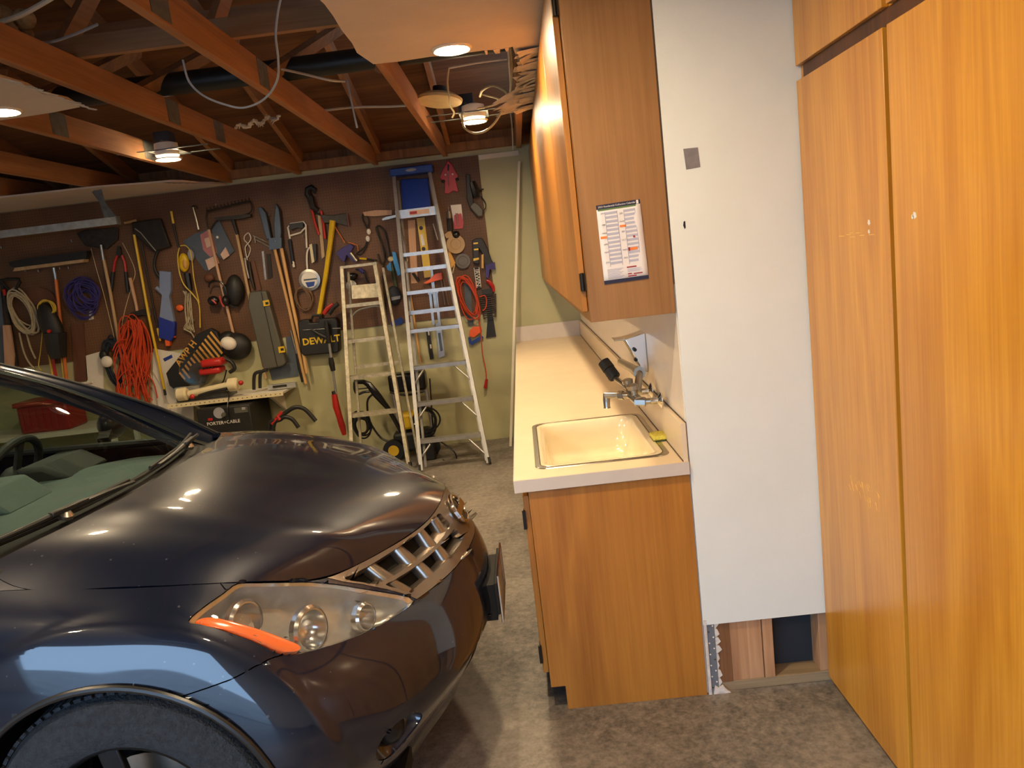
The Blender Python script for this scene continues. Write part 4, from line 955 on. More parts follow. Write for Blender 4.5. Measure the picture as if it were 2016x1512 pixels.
# wheels
def wheel(cx, cz, sg, turn=0):
    w = bpy.data.objects.new('wheel', None); COL.objects.link(w); w.parent = CAR
    off = Vector(ROOT[CAR.name]); ROOT[w.name] = tuple(off)
    o_ = wpt((cx, .70, cz), sg); ax = Vector((math.sin(turn), -sg*math.cos(turn), 0))
    R = .372
    MB().lathe([(.235,-.02),(.27,-.015),(.335,.0),(.358,.012),(.368,.03),(R,.05),(R,.075),(R-.009,.077),(R-.009,.084),(R,.086),(R,.125),(R-.009,.127),(R-.009,.134),(R,.136),(R,.165),(.368,.185),(.356,.206),(.33,.218),(.28,.222),(.245,.212),(.235,.205)], o_, ax, 72, cap=False).build('tyre', 'tyre', w, ang=30)
    tr = MB()
    for k in range(80):                          # tread blocks
        a = 2*math.pi*k/80; e1 = ax.orthogonal().normalized(); e2 = ax.cross(e1); d = e1*math.cos(a)+e2*math.sin(a); tt = ax.cross(d)
        for (h0, h1, sh) in ((.028,.074,0),(.088,.124,.5),(.138,.188,0)):
            a2 = sh*2*math.pi/80; d2 = d*math.cos(a2)+tt*math.sin(a2); t2 = ax.cross(d2)
            p = o_ + d2*(R+.002); tr.bar(p+ax*h0, p+ax*h1, .020, .009, d2)
    tr.build('tread', 'tyre', w, ang=0)
    MB().lathe([(.236,.0),(.232,.03),(.225,.10),(.225,.195),(.236,.212),(.240,.205)], o_, ax, 48, cap=False).build('rim', 'wheel_dark', w, ang=40)
    MB().lathe([(.02,.15),(.055,.15),(.06,.18),(.05,.198),(.001,.20)], o_, ax, 24, cap=False).build('hub_cap', 'wheel_dark', w)
    for k in range(5):
        a = 2*math.pi*k/5+.3; e1 = ax.orthogonal().normalized(); e2 = ax.cross(e1); d = e1*math.cos(a)+e2*math.sin(a)
        MB().bar(o_+ax*.18+d*.04, o_+ax*.19+d*.232, .055, .022, ax).build('spoke', 'wheel_dark', w, bevel=.004)
    MB().lathe([(.03,.0),(.15,.0),(.15,.02),(.03,.02)], o_+ax*.08, ax, 24, cap=False).build('brake_disc', 'zinc', w)
for sg in PX_SIDE:
    wheel(WC[0], WC[1], sg); wheel(WR[0], WR[1], sg)
# greenhouse
def cpt(a, sg): return wpt(a, sg)
APIL = [(-1.40,.79,1.03),(-1.475,.772,1.085),(-1.63,.742,1.195),(-1.87,.705,1.322),(-2.27,.645,1.498),(-2.62,.605,1.605)]
BASE = [(-1.43,0,1.092),(-1.447,.25,1.092),(-1.492,.5,1.090),(-1.56,.705,1.088)]
HEAD = [(-2.40,0,1.625),(-2.42,.22,1.622),(-2.47,.42,1.61),(-2.56,.565,1.588)]
def lerp3(a, b, t): return tuple(a[i]+(b[i]-a[i])*t for i in range(3))
rows = []
for t in np.linspace(0, 1, 15):
    cr_ = []
    for sg in (-1, 1):
        pts = smooth_path([Vector(lerp3(BASE[i], HEAD[i], t)) + Vector((.03*math.sin(math.pi*t), 0, .045*math.sin(math.pi*t))) for i in range(4)], 5)
        pts = [wpt(p, sg) for p in pts]; cr_ += (pts[::-1] if sg == -1 else pts[1:])
    rows.append(cr_)
MB().grid(rows).build('windshield', 'windshield', CAR, ang=80)
# black ceramic border under the glass edge
for sg in PX_SIDE:
    a = [lerp3(BASE[3], HEAD[3], t) for t in np.linspace(-.09, 1, 15)]; a = [(p[0]+.03*math.sin(math.pi*max(0,i-1)/13), p[1], p[2]+.045*math.sin(math.pi*max(0,i-1)/13)) for i, p in enumerate(a)]
    ap = smooth_path([Vector(p) for p in APIL], 6)
    ap = [ap[int(round(i*(len(ap)-1)/14))] for i in range(15)]
    mb = MB(); mb.grid([[wpt((a[i][0]-.002, a[i][1]-.035, a[i][2]-.006), sg) for i in range(15)], [wpt((a[i][0], a[i][1]+.002, a[i][2]-.004), sg) for i in range(15)]]); mb.build('glass_border', 'car_black', CAR, ang=80)
    mb = MB(); P3 = []
    for i in range(15):
        A_ = Vector(a[i]); B_ = Vector(ap[i]); mid_ = (A_+B_)/2 + Vector((.004,.006,.010))
        inn = A_ + Vector((-.03,-.045,-.05)); P3.append([wpt(p, sg) for p in (inn, A_, mid_, B_, B_+Vector((-.035,-.005,-.03)), B_+Vector((-.07,-.04,-.05)), inn)])
    mb.grid(P3).build('windshield_pillar', 'car_paint', CAR, ang=50)
    mb = MB().tube([wpt((p[0]+.004, p[1]-.012, p[2]+.004), sg) for p in ap], .007, 6); mb.build('pillar_seal', 'car_black', CAR)
    # side glass, belt moulding, roof rail
    belt = [(-1.62,.80,1.055),(-2.2,.815,1.07),(-2.9,.82,1.085),(-3.6,.815,1.105),(-4.35,.79,1.135)]
    rail = [(-1.72,.733,1.215),(-2.2,.655,1.465),(-2.9,.60,1.612),(-3.6,.60,1.60),(-4.35,.64,1.40)]
    bs = smooth_path([Vector(p) for p in belt], 6); rs = smooth_path([Vector(p) for p in rail], 6)
    def sec(i0, i1, nm, mt, dw=0):
        MB().grid([[wpt(lerp3(bs[i], rs[i], t) if True else 0, sg) + Vector((0, -sg*(.018*math.sin(math.pi*t)+dw), 0)) for t in np.linspace(0,1,8)] for i in range(i0, i1+1)]).build(nm, mt, CAR, ang=80)
    sec(0, 11, 'side_window', 'car_glass'); sec(13, 23, 'side_window', 'car_glass'); sec(11, 13, 'centre_pillar', 'car_black', .003); sec(23, 24, 'rear_pillar', 'car_paint', .003)
    MB().tube([wpt(p, sg) for p in bs], .016, 8).build('belt_moulding', 'car_trim', CAR)
    MB().tube([wpt((p[0], p[1], p[2]), sg) for p in rs], .012, 8).build('roof_rail', 'car_paint', CAR)
    # shoulder closing the gap from the fender top to the glass
    sh = [wpt(p, sg) for p in L(np.linspace(8.0, 11.4, 25), np.full(25, 7.0))]
    he = [Vector(hfun(np.array([[4.0, q]]))[0]) for q in (4.02, 4.3, 4.6, 4.9)]; b2 = smooth_path(he + [Vector(p) for p in belt[:4]], 8)
    b2 = [wpt(b2[int(round(i*(len(b2)-1)/24))], sg) for i in range(25)]
    MB().grid([sh, b2]).build('door_shoulder', 'car_paint', CAR, ang=60)
    m_ = MB().ball(wpt((-2.06, 1.03, 1.13), sg), (.055,.11,.075), 16, 10).build('door_mirror', 'car_paint', CAR)
    MB().bar(wpt((-2.02,.85,1.08), sg), wpt((-2.06,.97,1.11), sg), .05, .03).build('mirror_stem', 'car_black', m_)
rows = []
RF = [[(-2.38,0,1.632),(-2.45,.42,1.618),(-2.62,.60,1.60)], [(-2.9,0,1.675),(-2.9,.4,1.655),(-2.9,.60,1.618)], [(-3.6,0,1.668),(-3.6,.4,1.65),(-3.6,.61,1.605)], [(-4.45,0,1.60),(-4.43,.4,1.58),(-4.38,.63,1.52)]]
for k in range(len(RF)-1):
    for t in np.linspace(0, 1, 7, endpoint=(k == len(RF)-2)):
        q = [lerp3(RF[k][i], RF[k+1][i], t) for i in range(3)]; q = smooth_path([Vector((q[2][0],-q[2][1],q[2][2])), Vector((q[1][0],-q[1][1],q[1][2]))] + [Vector(p) for p in q], 5); rows.append([wpt(p) for p in q])
MB().grid(rows).build('roof', 'car_paint', CAR, ang=70)
MB().grid([[wpt(lerp3((-4.45,w*.62,1.57-.05*abs(w)), (-4.74,w*.72,1.13), t)) for w in np.linspace(-1,1,9)] for t in np.linspace(0,1,6)]).build('rear_window', 'car_glass', CAR, ang=70)
# cowl, wipers
ck = [Vector(hfun(np.array([[s, 5.0]]))[0]) for s in np.linspace(0, 3.95, 20)]
gb = smooth_path([Vector(p) for p in BASE], 6); gb = [gb[int(round(i*(len(gb)-1)/19))] for i in range(20)]
P3 = [[], [], []]
for sg, rng in ((-1, range(19, -1, -1)), (1, range(1, 20))):
    for i in rng:
        a_, b_ = ck[i], gb[i]; P3[0].append(wpt(a_+Vector((.02,0,-.028)), sg)); P3[1].append(wpt((a_+b_)/2+Vector((0,0,-.045)), sg)); P3[2].append(wpt(b_+Vector((-.03,0,-.012)), sg))
MB().grid(P3).build('cowl', 'car_black', CAR, ang=60)
MB().tube([wpt(p + Vector((.012,0,-.004)), -1) for p in gb[::-1]] + [wpt(p + Vector((.012,0,-.004)), 1) for p in gb[1:]], .008, 6).build('glass_seal', 'car_black', CAR)
def gpt(w, t, up=.02):                           # point just above the windshield glass
    i = min(range(len(gb)), key=lambda k: abs(gb[k].y-abs(w))); p = Vector(gb[i]); h = Vector(lerp3(HEAD[0], HEAD[3], min(1,abs(w)/.6)))
    q = p + (h-p)*t; return wpt((q.x+.03*math.sin(math.pi*t), w, q.z+.045*math.sin(math.pi*t)+up))
def base_pt(w, dx, dz):
    i = min(range(len(gb)), key=lambda k: abs(gb[k].y-abs(w))); return wpt((gb[i].x+dx, w, gb[i].z+dz))
for (w0, wp, w1) in ((-.66, -.40, -.08), (.12, .45, .70)):
    arm = MB().tube(smooth_path([base_pt(w0,.050,.006), base_pt((w0+wp)/2,.058,.020), base_pt(wp,.052,.022), base_pt((wp+w1)/2,.048,.018), base_pt(w1,.040,.012)], 5), [.006,.008,.011,.008,.006], 8).build('wiper_arm', 'car_trim', CAR)
    MB().lathe([(.020,0),(.022,.012),(.012,.024)], base_pt(wp,.052,-.002), (.3,0,1), 14).build('pivot', 'zinc', arm)
    MB().bar(base_pt(wp-.09,.056,.024), base_pt(wp+.05,.052,.026), .020, .016).build('joint', 'car_trim', arm, bevel=.003)
    MB().tube([base_pt(w0-.02,.022,.010), base_pt(wp,.022,.012), base_pt(w1+.02,.018,.010)], .007, 6).build('wiper_blade', 'rubber', arm)
# interior
P3 = []
for x, z, hw in ((-1.50,1.035,.68),(-1.62,1.045,.68),(-1.80,1.045,.70),(-1.95,1.035,.70),(-2.02,1.00,.70),(-2.05,.86,.70),(-1.98,.62,.68)):
    P3.append([wpt((x, w*hw, z + (.02 if x > -1.9 else .035)*math.exp(-((w+.52)/.25)**2) - .03*abs(w)**3)) for w in np.linspace(-1, 1, 31)])
MB().grid(P3).build('dashboard', 'dash', CAR, ang=50)
mb = MB(); mb.prism([wpt((-1.80,-.10,1.04)), wpt((-2.0,-.10,1.03)), wpt((-2.06,-.10,1.12)), wpt((-1.90,-.10,1.125))], (0,-.26,0)); mb.build('centre_display', 'dash', CAR, bevel=.012)
mb = MB(); mb.prism([wpt((-1.82,-.24,1.05)), wpt((-2.02,-.24,1.03)), wpt((-2.05,-.24,1.11)), wpt((-1.93,-.24,1.115))], (0,.30,0)); mb.build('instrument_hood', 'dash_dark', CAR, bevel=.02)
sc_ = wpt((-2.17,-.38,1.045)); n_ = Vector((-.88,0,.47)); e1 = Vector((0,1,0)); e2 = n_.cross(e1).normalized()
sw = MB().tube([sc_+e1*(.185*math.cos(a))+e2*(.185*math.sin(a)) for a in np.linspace(0,2*math.pi,36,endpoint=False)], .0165, 10, closed=True).build('steering_wheel', 'dash_dark', CAR)
MB().ball(sc_-n_*.03, (.05,.075,.07), 14, 8).build('horn_pad', 'dash_dark', sw)
for d in (e1, -e1, -e2): MB().bar(sc_-n_*.03, sc_+d*.18, .035, .014, n_).build('spoke', 'dash_dark', sw)
for w in (-.38, .38):
    for (x, nm) in ((-2.72, 'front_seat'), (-3.62, 'rear_seat')):
        st = MB().box(x-.02, x+.46, YC-w-.25, YC-w+.25, .50, .66).build(nm, 'seat', CAR, bevel=.05)
        mb = MB(); mb.prism([wpt((x+.05,w-.24,.62)), wpt((x-.10,w-.24,.60)), wpt((x-.30,w-.24,1.24)), wpt((x-.18,w-.24,1.27))], (0,-.48,0)); mb.build('backrest', 'seat', st, bevel=.04)
        MB().ball(wpt((x-.27,w,1.36)), (.055,.13,.085), 16, 8).build('headrest', 'seat', st)
MB().tube([wpt((-2.80,-.72,1.42)), wpt((-2.82,-.62,1.15)), wpt((-2.72,-.50,.75))], .012, 6).build('seat_belt', 'belt_silver', CAR)
MB().ball(wpt((-2.33,0,1.50)), (.025,.115,.035), 16, 8).build('rear_view_mirror', 'dash_dark', CAR)
MB().box(-4.6, -1.55, YC-.80, YC+.80, .30, .34).build('cabin_floor', 'well', CAR)
MB().grid([[wpt((-1.56, w, z)) for w in (-.72,.72)] for z in (.30,1.03)]).build('firewall', 'well', CAR, ang=0)
# ------------------------------------------------------------------ tools on the pegboard and things along the far wall
DEFS.update(
 black=plain((24,23,22), .55, var=.2), black_g=plain((18,18,19), .3, var=.1), iron=plain((58,52,46), .5, metal=.6, var=.3, scale=30), iron_d=plain((44,38,34), .6, metal=.4, var=.3),
 steel_t=plain((160,156,148), .35, metal=.8, var=.15, scale=25), alu=plain((176,176,176), .38, metal=.75, var=.12, scale=20), alu_old=plain((178,170,148), .5, metal=.45, var=.3, scale=30),
 ash=wood((156,126,88), (192,160,116), .55), tan_wood=wood((182,136,80), (216,170,112), .5), orange_wood=wood((176,86,28), (214,120,48), .5), pale_wood=wood((166,124,92), (200,160,128), .6), brown_wood=wood((78,44,26), (104,62,38), .6),
 yellow=plain((214,176,26), .4, var=.06), red=plain((176,34,28), .4, var=.08), orange=plain((226,92,28), .4, var=.08), blue=plain((24,56,138), .4, var=.08), cyan=plain((44,132,196), .4, var=.08), purple=plain((52,44,110), .6, var=.15),
 slate=plain((74,84,96), .6, var=.15), toy_grey=plain((120,134,164), .4, var=.05), toy_blue=plain((26,44,140), .4, var=.08), rope=plain((178,164,134), .8, var=.15, scale=60), cord_orange=plain((196,66,28), .5, var=.12), cord_brown=plain((112,84,58), .6, var=.15),
 cord_blue=plain((26,34,48), .6, var=.2), yellow_cord=plain((206,176,60), .5), skin_print=plain((206,172,150), .6), pink_print=plain((170,110,110), .6, var=.15), white_p=plain((222,216,204), .5, var=.04), case_grey=plain((84,82,72), .5, var=.06),
 gold=plain((206,154,70), .5, var=.05), cream=plain((214,200,160), .5, var=.06), blade_blue=plain((62,76,94), .45, metal=.3, var=.15), saw_guard=glass((.86,.82,.74), 1.35, .08), green_d=plain((60,76,52), .6), tape_tan=plain((170,140,98), .5, var=.08), tape_grey=plain((96,92,88), .5, var=.08))
PX = 1/207.0                                     # metres per photo pixel at the far wall
PEG = .0125
def Wp(px, py, off=0.0): return at(px, py, YW - off)
def plate(mb, poly, off, th): return mb.prism([Wp(x, y, off) for x, y in poly], (0, -th, 0))
def pole(mb, pts, r, off, n=8, k=0):
    p = [Wp(x, y, off + r if not isinstance(r, list) else off + max(r)) for x, y in pts]
    return mb.tube(smooth_path(p, k) if k else p, r, n)
def coil(mb, cx, cy, rx, ry, n, r, off, seed=0, jit=.14, tilt=0):
    R = random.Random(seed)
    for i in range(n):
        c = Wp(cx + (R.random()-.5)*rx*jit*2, cy + (R.random()-.5)*ry*jit*2, off + r + R.random()*.05); a = rx*PX*(1+(R.random()-.6)*.35); b = ry*PX*(1+(R.random()-.6)*.3); t = tilt+(R.random()-.5)*.4
        mb.tube([c + Vector((a*math.cos(q)*math.cos(t)-b*math.sin(q)*math.sin(t), .006*math.sin(3*q+i), a*math.cos(q)*math.sin(t)+b*math.sin(q)*math.cos(t))) for q in np.linspace(0, 2*math.pi, 22, endpoint=False)], r, 6, closed=True)
    return mb
def tool(name, label, cat, parts, group=None):
    """parts: (part name, material, MB). One part only -> the thing is that mesh."""
    if len(parts) == 1:
        return tag(parts[0][2].build(name, parts[0][1]), label, cat, group)
    v = np.array([tuple(p) for q in parts for p in q[2].v]); c = ((v[:,0].min()+v[:,0].max())/2, v[:,1].max(), v[:,2].min())
    t = thing(name, label, cat, c, group)
    for q in parts: q[2].build(q[0], q[1], t, **(q[3] if len(q) > 3 else {}))
    return t
B = MB
pl_ = lambda poly, off=PEG, th=.02: plate(MB(), poly, off, th)
po_ = lambda pts, r, off=PEG, k=0, n=8: pole(MB(), pts, r, off, n, k)
def disc(cx, cy, prof, off, n=28): return MB().lathe(prof, Wp(cx, cy, off), (0,-1,0), n)
# --- left end
tool('hand_spade', 'black triangular spade handle at the left picture edge above boards', 'spade', [('handle','black', po_([(1,552),(14,549),(38,549),(40,554),(30,572),(25,576),(14,566),(2,553)], .013, PEG+.03)), ('shaft','iron_d', po_([(4,556),(12,600),(24,660),(34,720)], .016, PEG)), ('collar','red', pl_([(6,570),(11,569),(13,581),(8,582)], PEG+.035, .01))])
tool('plank', 'pale grey board leaning at the left picture edge behind the car', 'board', [('board','slate', pl_([(-8,575),(4,575),(10,640),(12,760),(-8,760)], PEG, .02))])
tool('plank', 'pinkish wooden plank leaning left of the rope coil', 'board', [('board','pale_wood', pl_([(8,640),(22,640),(30,700),(27,765),(14,765)], PEG+.03, .02))])
tool('rope_coil', 'coiled pale rope hanging left below the push broom', 'rope', [('coil','rope', coil(MB(), 44, 615, 20, 40, 13, .008, PEG+.02, 1, .16, .28)), ('tail','rope', po_([(38,655),(46,690),(56,712),(68,726)], .008, PEG+.02, 4)), ('tail','rope', po_([(52,655),(60,684),(70,706)], .008, PEG+.02, 4))])
tool('leaf_blower', 'black blower with red button and yellow cord behind orange handle', 'blower', [('body','black', MB().ball(Wp(100,640,.09), (.10,.07,.22), 18, 12, Matrix.Rotation(-.2,3,'Y'))), ('nozzle','black', po_([(108,655),(112,690),(116,705)], [.10,.085,.07], PEG)), ('cord','yellow_cord', coil(MB(), 92, 606, 15, 14, 7, .005, PEG+.05, 5)), ('button','red', disc(98,652,[(.018,0),(.016,.02)],PEG+.145)), ('cord_tail','yellow_cord', po_([(84,650),(80,690),(76,720),(82,730)], .005, PEG+.05, 4))])
tool('saw_board', 'dark round brown wooden piece behind the black blower', 'board', [('disc','brown_wood', disc(82,600,[(.16,0),(.16,.02)],PEG))])
tool('strap', 'red and yellow braided straps hanging beneath the black blower', 'strap', [('red_strap','red', pl_([(100,700),(106,700),(114,745),(108,745)], PEG+.03, .006)), ('yellow_strap','yellow_cord', po_([(96,695),(100,720),(104,745)], .009, PEG+.03, 3)), ('yellow_strap','yellow_cord', po_([(118,690),(122,715),(126,760)], .006, PEG+.04, 3))])
tool('push_broom', 'push broom with black bristles and orange handle hung head up', 'broom', [('bristles','black', pl_([(26,516),(60,509),(179,494),(177,510),(40,527),(29,524)], PEG+.025, .07)), ('block','ash', pl_([(36,534),(174,516),(175,510),(40,527)], PEG+.02, .08)), ('ferrule','steel_t', po_([(106,527),(109,543),(110,552)], [.016,.014,.011], PEG+.035)), ('handle','orange_wood', po_([(110,550),(131,746),(134,775)], .0145, PEG+.035))])
tool('cord_bundle', 'dark purple cord coiled beside the orange broom handle', 'cord', [('coil','purple', coil(coil(MB(), 162, 588, 26, 30, 14, .006, PEG+.01, 9, .42), 170, 580, 16, 24, 8, .006, PEG+.03, 10, .4, .6))])
tool('brown_board', 'dark brown board hanging vertically below the purple cord', 'board', [('board','brown_wood', pl_([(142,640),(166,636),(175,748),(150,752)], 0.004, .02))])
tool('hook_rack', 'small white plastic holder below the purple cord', 'holder', [('holder','white_p', pl_([(178,612),(183,611),(185,628),(177,630)], PEG, .02))])
tool('plastic_tub', 'translucent white plastic panel standing behind the car windshield', 'panel', [('panel','white_p', pl_([(170,700),(205,690),(206,790),(176,790)], .004, .02)), ('rail','white_p', po_([(150,757),(182,752)], .012, .03))])
tool('garden_shovel', 'wide dark shovel head with long pale handle, beside the loppers', 'shovel', [('blade','iron', pl_([(152,459),(170,452),(234,447),(234,472),(213,491),(170,484)], PEG+.01, .02), dict(bevel=.006)), ('socket','steel_t', po_([(199,482),(204,512)], [.013,.016], PEG+.03)), ('handle','ash', po_([(204,510),(216,570),(252,778)], .0145, PEG+.03))])
tool('wire', 'thin pale wire hanging beside the shovel handle', 'wire', [('wire','cable_tan', po_([(179,489),(190,530),(207,590),(228,678)], .003, PEG, 4))])
tool('wire', 'thin bent wire hanging right of the red-handled loppers', 'wire', [('wire','cable_tan', po_([(241,478),(255,505),(266,535),(260,560),(246,610),(240,640)], .003, PEG, 4))])
tool('loppers', 'loppers with red arms and black grips hung jaws up', 'loppers', [('jaw','iron', pl_([(232,484),(238,485),(241,500),(236,506),(230,504)], PEG+.01, .015)), ('arm','red', po_([(231,503),(226,515),(223,537)], .012, PEG+.01)), ('arm','red', po_([(240,503),(245,515),(248,537)], .012, PEG+.01)), ('grip','black', po_([(223,535),(219,573)], .017, PEG+.006)), ('grip','black', po_([(248,535),(252,575)], .017, PEG+.006))])
tool('hatchet', 'short hatchet with pale wooden handle hanging head down', 'hatchet', [('handle','pale_wood', po_([(256,547),(260,565),(268,600),(270,612)], [.016,.018,.014,.015], PEG+.01)), ('head','iron', pl_([(258,616),(280,609),(297,606),(298,622),(282,620),(262,625)], PEG+.008, .03), dict(bevel=.004)), ('edge','steel_t', pl_([(292,606.5),(298,606),(299,622),(293,621.5)], PEG+.01, .026))])
tool('coal_scoop', 'large dark grey scoop shovel hung upside down over yellow pole', 'scoop', [('blade','iron_d', pl_([(263,438),(300,432),(320,430),(340,486),(307,496),(268,462)], PEG+.02, .05), dict(bevel=.012)), ('lip','steel_t', po_([(266,450),(277,458),(307,494)], .006, PEG+.06)), ('shaft','black', po_([(312,490),(304,515),(307,535),(320,555),(326,600)], .014, PEG+.02, 3)), ('peg','ash', po_([(245,439),(269,434)], .013, PEG+.01))])
tool('extension_pole', 'long bright yellow pole with black tip hanging diagonally', 'pole', [('tube','yellow', po_([(264,462),(292,618),(324,768)], .0125, PEG+.06)), ('tip','black', po_([(323.5,766),(325.5,778)], .0128, PEG+.06))])
tool('extension_pole', 'thin black pole ending in a yellow tip', 'pole', [('tube','black', po_([(279,480),(311,648)], .009, PEG+.03)), ('tip','yellow', po_([(310.5,646),(313,658),(315.5,671)], [.012,.014,.007], PEG+.03))])
tool('toy_blaster', 'blue and grey toy blaster with orange tips hung muzzle down', 'toy', [('stock','toy_grey', pl_([(318,533),(340,535),(341,571),(337,583),(347,633),(318,626),(323,580),(318,574)], PEG+.01, .05), dict(bevel=.005)), ('pump','toy_grey', po_([(308,566),(321,578)], .019, PEG+.015)), ('body','toy_blue', pl_([(317,622),(349,634),(348,660),(341,671),(317,664)], PEG+.008, .055), dict(bevel=.006)), ('muzzle','orange', pl_([(328,667),(338,669),(338,680),(330,680)], PEG+.015, .04)), ('muzzle','orange', pl_([(342,651),(347,651),(347,664),(342,663)], PEG+.015, .04)), ('trigger','orange', MB().ball(Wp(354,606,.04), (.036,.012,.03)))])
mb = MB(); R_ = random.Random(21)
for i in range(40):
    x0 = 252 + R_.random()*28; x1 = 228 + R_.random()*76; m1 = (x0+x1)/2 + (R_.random()-.5)*44
    pole(mb, [(x0, 628+R_.random()*8), ((x0+m1)/2+4, 660), (m1, 700+R_.random()*20), (x1, 745+R_.random()*25), (x1+R_.random()*14, 780+R_.random()*20)], .006, PEG+.01+R_.random()*.10, 6, 3)
coil(mb, 262, 690, 22, 56, 9, .006, PEG+.03, 3, .2, -.08)
tool('orange_cable', 'large hank of orange extension cord hanging on the left pegboard', 'cord', [('hank','cord_orange', mb), ('band','cord_orange', po_([(222,690),(232,672),(250,668)], .006, PEG+.11, 4))])
tool('cord_bundle', 'dark blue cord hank hanging left of the orange cords', 'cord', [('coil','cord_blue', coil(MB(), 226, 712, 15, 48, 14, .008, PEG+.0, 13, .2, .05)), ('plug','white_p', MB().ball(Wp(210,712,.10), (.055,.035,.055))), ('plug','black', MB().ball(Wp(204,700,.085), (.04,.03,.05)))])
tool('wire', 'white twin wires trailing down beside the orange cord hank', 'wire', [('wire','cable_white', po_([(300,730),(318,760),(330,790),(340,820)], .004, .03, 4)), ('wire','cable_white', po_([(296,735),(306,770),(312,800),(322,830)], .004, .03, 4))])
tool('poster_board', 'white poster board leaning on wall behind the yellow pole', 'poster', [('board','white_p', pl_([(303,686),(366,697),(358,770),(350,830),(300,830)], .006, .012)), ('blue_tape','blue', pl_([(321,706),(338,698),(340,704),(324,712)], .0195, .001))])
# --- middle left
tool('stake', 'thin black stake with a yellow cap above the yellow reel', 'stake', [('shaft','black', po_([(341,438),(351,486)], .011, PEG)), ('cap','yellow', po_([(337,416),(341.5,440)], .0125, PEG))])
tool('chalk_reel', 'yellow chalk reel and trailing yellow cord hanging on pegboard', 'reel', [('case','yellow', MB().ball(Wp(362,517,.04), (.05,.03,.088), 18, 10, Matrix.Rotation(.12,3,'Y'))), ('window','gold', MB().ball(Wp(364,520,.062), (.024,.014,.045), 14, 8)), ('guard','cable_grey', MB().ball(Wp(376,502,.05), (.03,.03,.055), 14, 8)), ('handle','black_g', po_([(368,538),(374,572)], [.032,.028], PEG)), ('cord','yellow_cord', po_([(353,488),(350,505),(353,535),(362,560),(380,580),(392,600),(394,645)], .006, PEG+.06, 4)), ('cord','yellow_cord', po_([(355,484),(366,484),(376,500),(382,550),(392,596)], .005, PEG+.07, 4))])
mb = MB(); R_ = random.Random(8)
for i in range(9): pole(mb, [(360+i*2, 570+R_.random()*12), (364+R_.random()*14, 610), (362+i*2.6, 645+R_.random()*10), (372+R_.random()*8, 640)], .0045, PEG+R_.random()*.04, 6, 4)
tool('cord_bundle', 'white cord bundle hanging below the yellow reel', 'cord', [('hank','rope', mb), ('tie','rope', po_([(362,648),(376,655),(384,668)], .006, PEG+.03, 4))])
tool('hand_fork', 'small grey iron fork hanging left of the bow rake', 'fork', [('tine','steel_t', po_([(380,408),(386,430),(391,452)], [.007,.010,.012], PEG+.02)), ('hook','iron', po_([(378,407),(384,405),(388,412)], .008, PEG+.02, 3))])
mb = MB()
for i in range(13): 
    t_ = i/12; x = 408+83*t_; y = 416-20*t_; pole(mb, [(x, y), (x+1, y+1), (x-1.5, y-7)], .0045, PEG+.07, 5)
tool('bow_rake', 'rusty bow rake hung tines up with long grey handle', 'rake', [('head','iron', po_([(406,416),(492,395.5)], .009, PEG+.06)), ('tines','iron', mb), ('bow','iron', po_([(407,416),(405,430),(408,445),(412,456)], .007, PEG+.05, 3)), ('bow','iron', po_([(492,396),(496,408),(490,420),(462,428),(430,432),(414,452)], .007, PEG+.05, 4)), ('handle','pale_wood', po_([(411,452),(432,545),(459,655)], .0135, PEG+.05))])
tool('printed_bag', 'dark printed bag with pink figure behind the rake handle', 'bag', [('sheet','slate', pl_([(361,475),(384,460),(424,448),(430,500),(414,533),(404,532),(380,500)], PEG+.002, .012)), ('print','pink_print', pl_([(394,462),(410,453),(424,466),(428,498),(414,506),(400,492)], PEG+.0145, .001)), ('print','skin_print', pl_([(402,470),(414,466),(416,484),(407,488)], PEG+.0157, .001)), ('print','skin_print', pl_([(404,512),(426,502),(432,518),(411,532)], PEG+.0157, .001))])
tool('printed_bag', 'narrow dark printed bag right of the rake handle', 'bag', [('sheet','slate', pl_([(416,446),(432,433),(462,494),(442,512),(430,505)], PEG+.016, .010)), ('print','skin_print', pl_([(434,501),(444,486),(452,503),(440,511)], PEG+.0265, .001)), ('badge','white_p', disc(428,467,[(.012,0),(.012,.001)], PEG+.0262, 12))])
tool('scraper_hoe', 'long-handled hoe with flat metal head hung head up', 'hoe', [('head','iron', pl_([(424,429),(470,424),(496,422),(497,427),(472,432),(430,434)], PEG+.03, .05)), ('socket','black', po_([(458,430),(467,462)], [.019,.014], PEG+.03)), ('handle','ash', po_([(466,460),(486,559),(523,745)], .0135, PEG+.03))])
tool('cap', 'black cloth cap hanging on the pegboard by ear muffs', 'cap', [('crown','black', MB().ball(Wp(462,572,.07), (.085,.07,.15), 18, 10, Matrix.Rotation(.15,3,'Y'))), ('brim','black', pl_([(444,560),(452,586),(470,606),(458,604),(442,588),(438,566)], PEG+.06, .015))])
tool('ear_muffs', 'black ear muffs with red accents hanging in front of cap', 'ear muffs', [('band','black_g', po_([(411,566),(414,556),(424,553),(438,558),(446,575),(446,590)], .009, PEG+.09, 4)), ('cup','black_g', MB().ball(Wp(420,592,.12), (.055,.035,.045), 16, 9)), ('cup','black_g', MB().ball(Wp(445,592,.12), (.035,.045,.05), 16, 9)), ('accent','red', po_([(417,590),(426,598)], .008, PEG+.13)), ('accent','red', po_([(432,582),(436,596),(441,604)], .007, PEG+.13, 3))])
tool('pad', 'brown round pad hanging above the ear muffs', 'pad', [('pad','brown_wood', MB().ball(Wp(412,547,.04), (.05,.03,.04)))])
tool('wire_hook', 'twisted white wire hook beside the hoe handle', 'hook', [('wire','cable_white', po_([(489,458),(482,464),(481,472),(488,480),(493,490),(490,502),(486,508)], .005, PEG+.01, 4)), ('wire','cable_white', po_([(490,459),(494,468),(491,476),(483,486),(484,498),(487,512)], .005, PEG+.02, 4))])
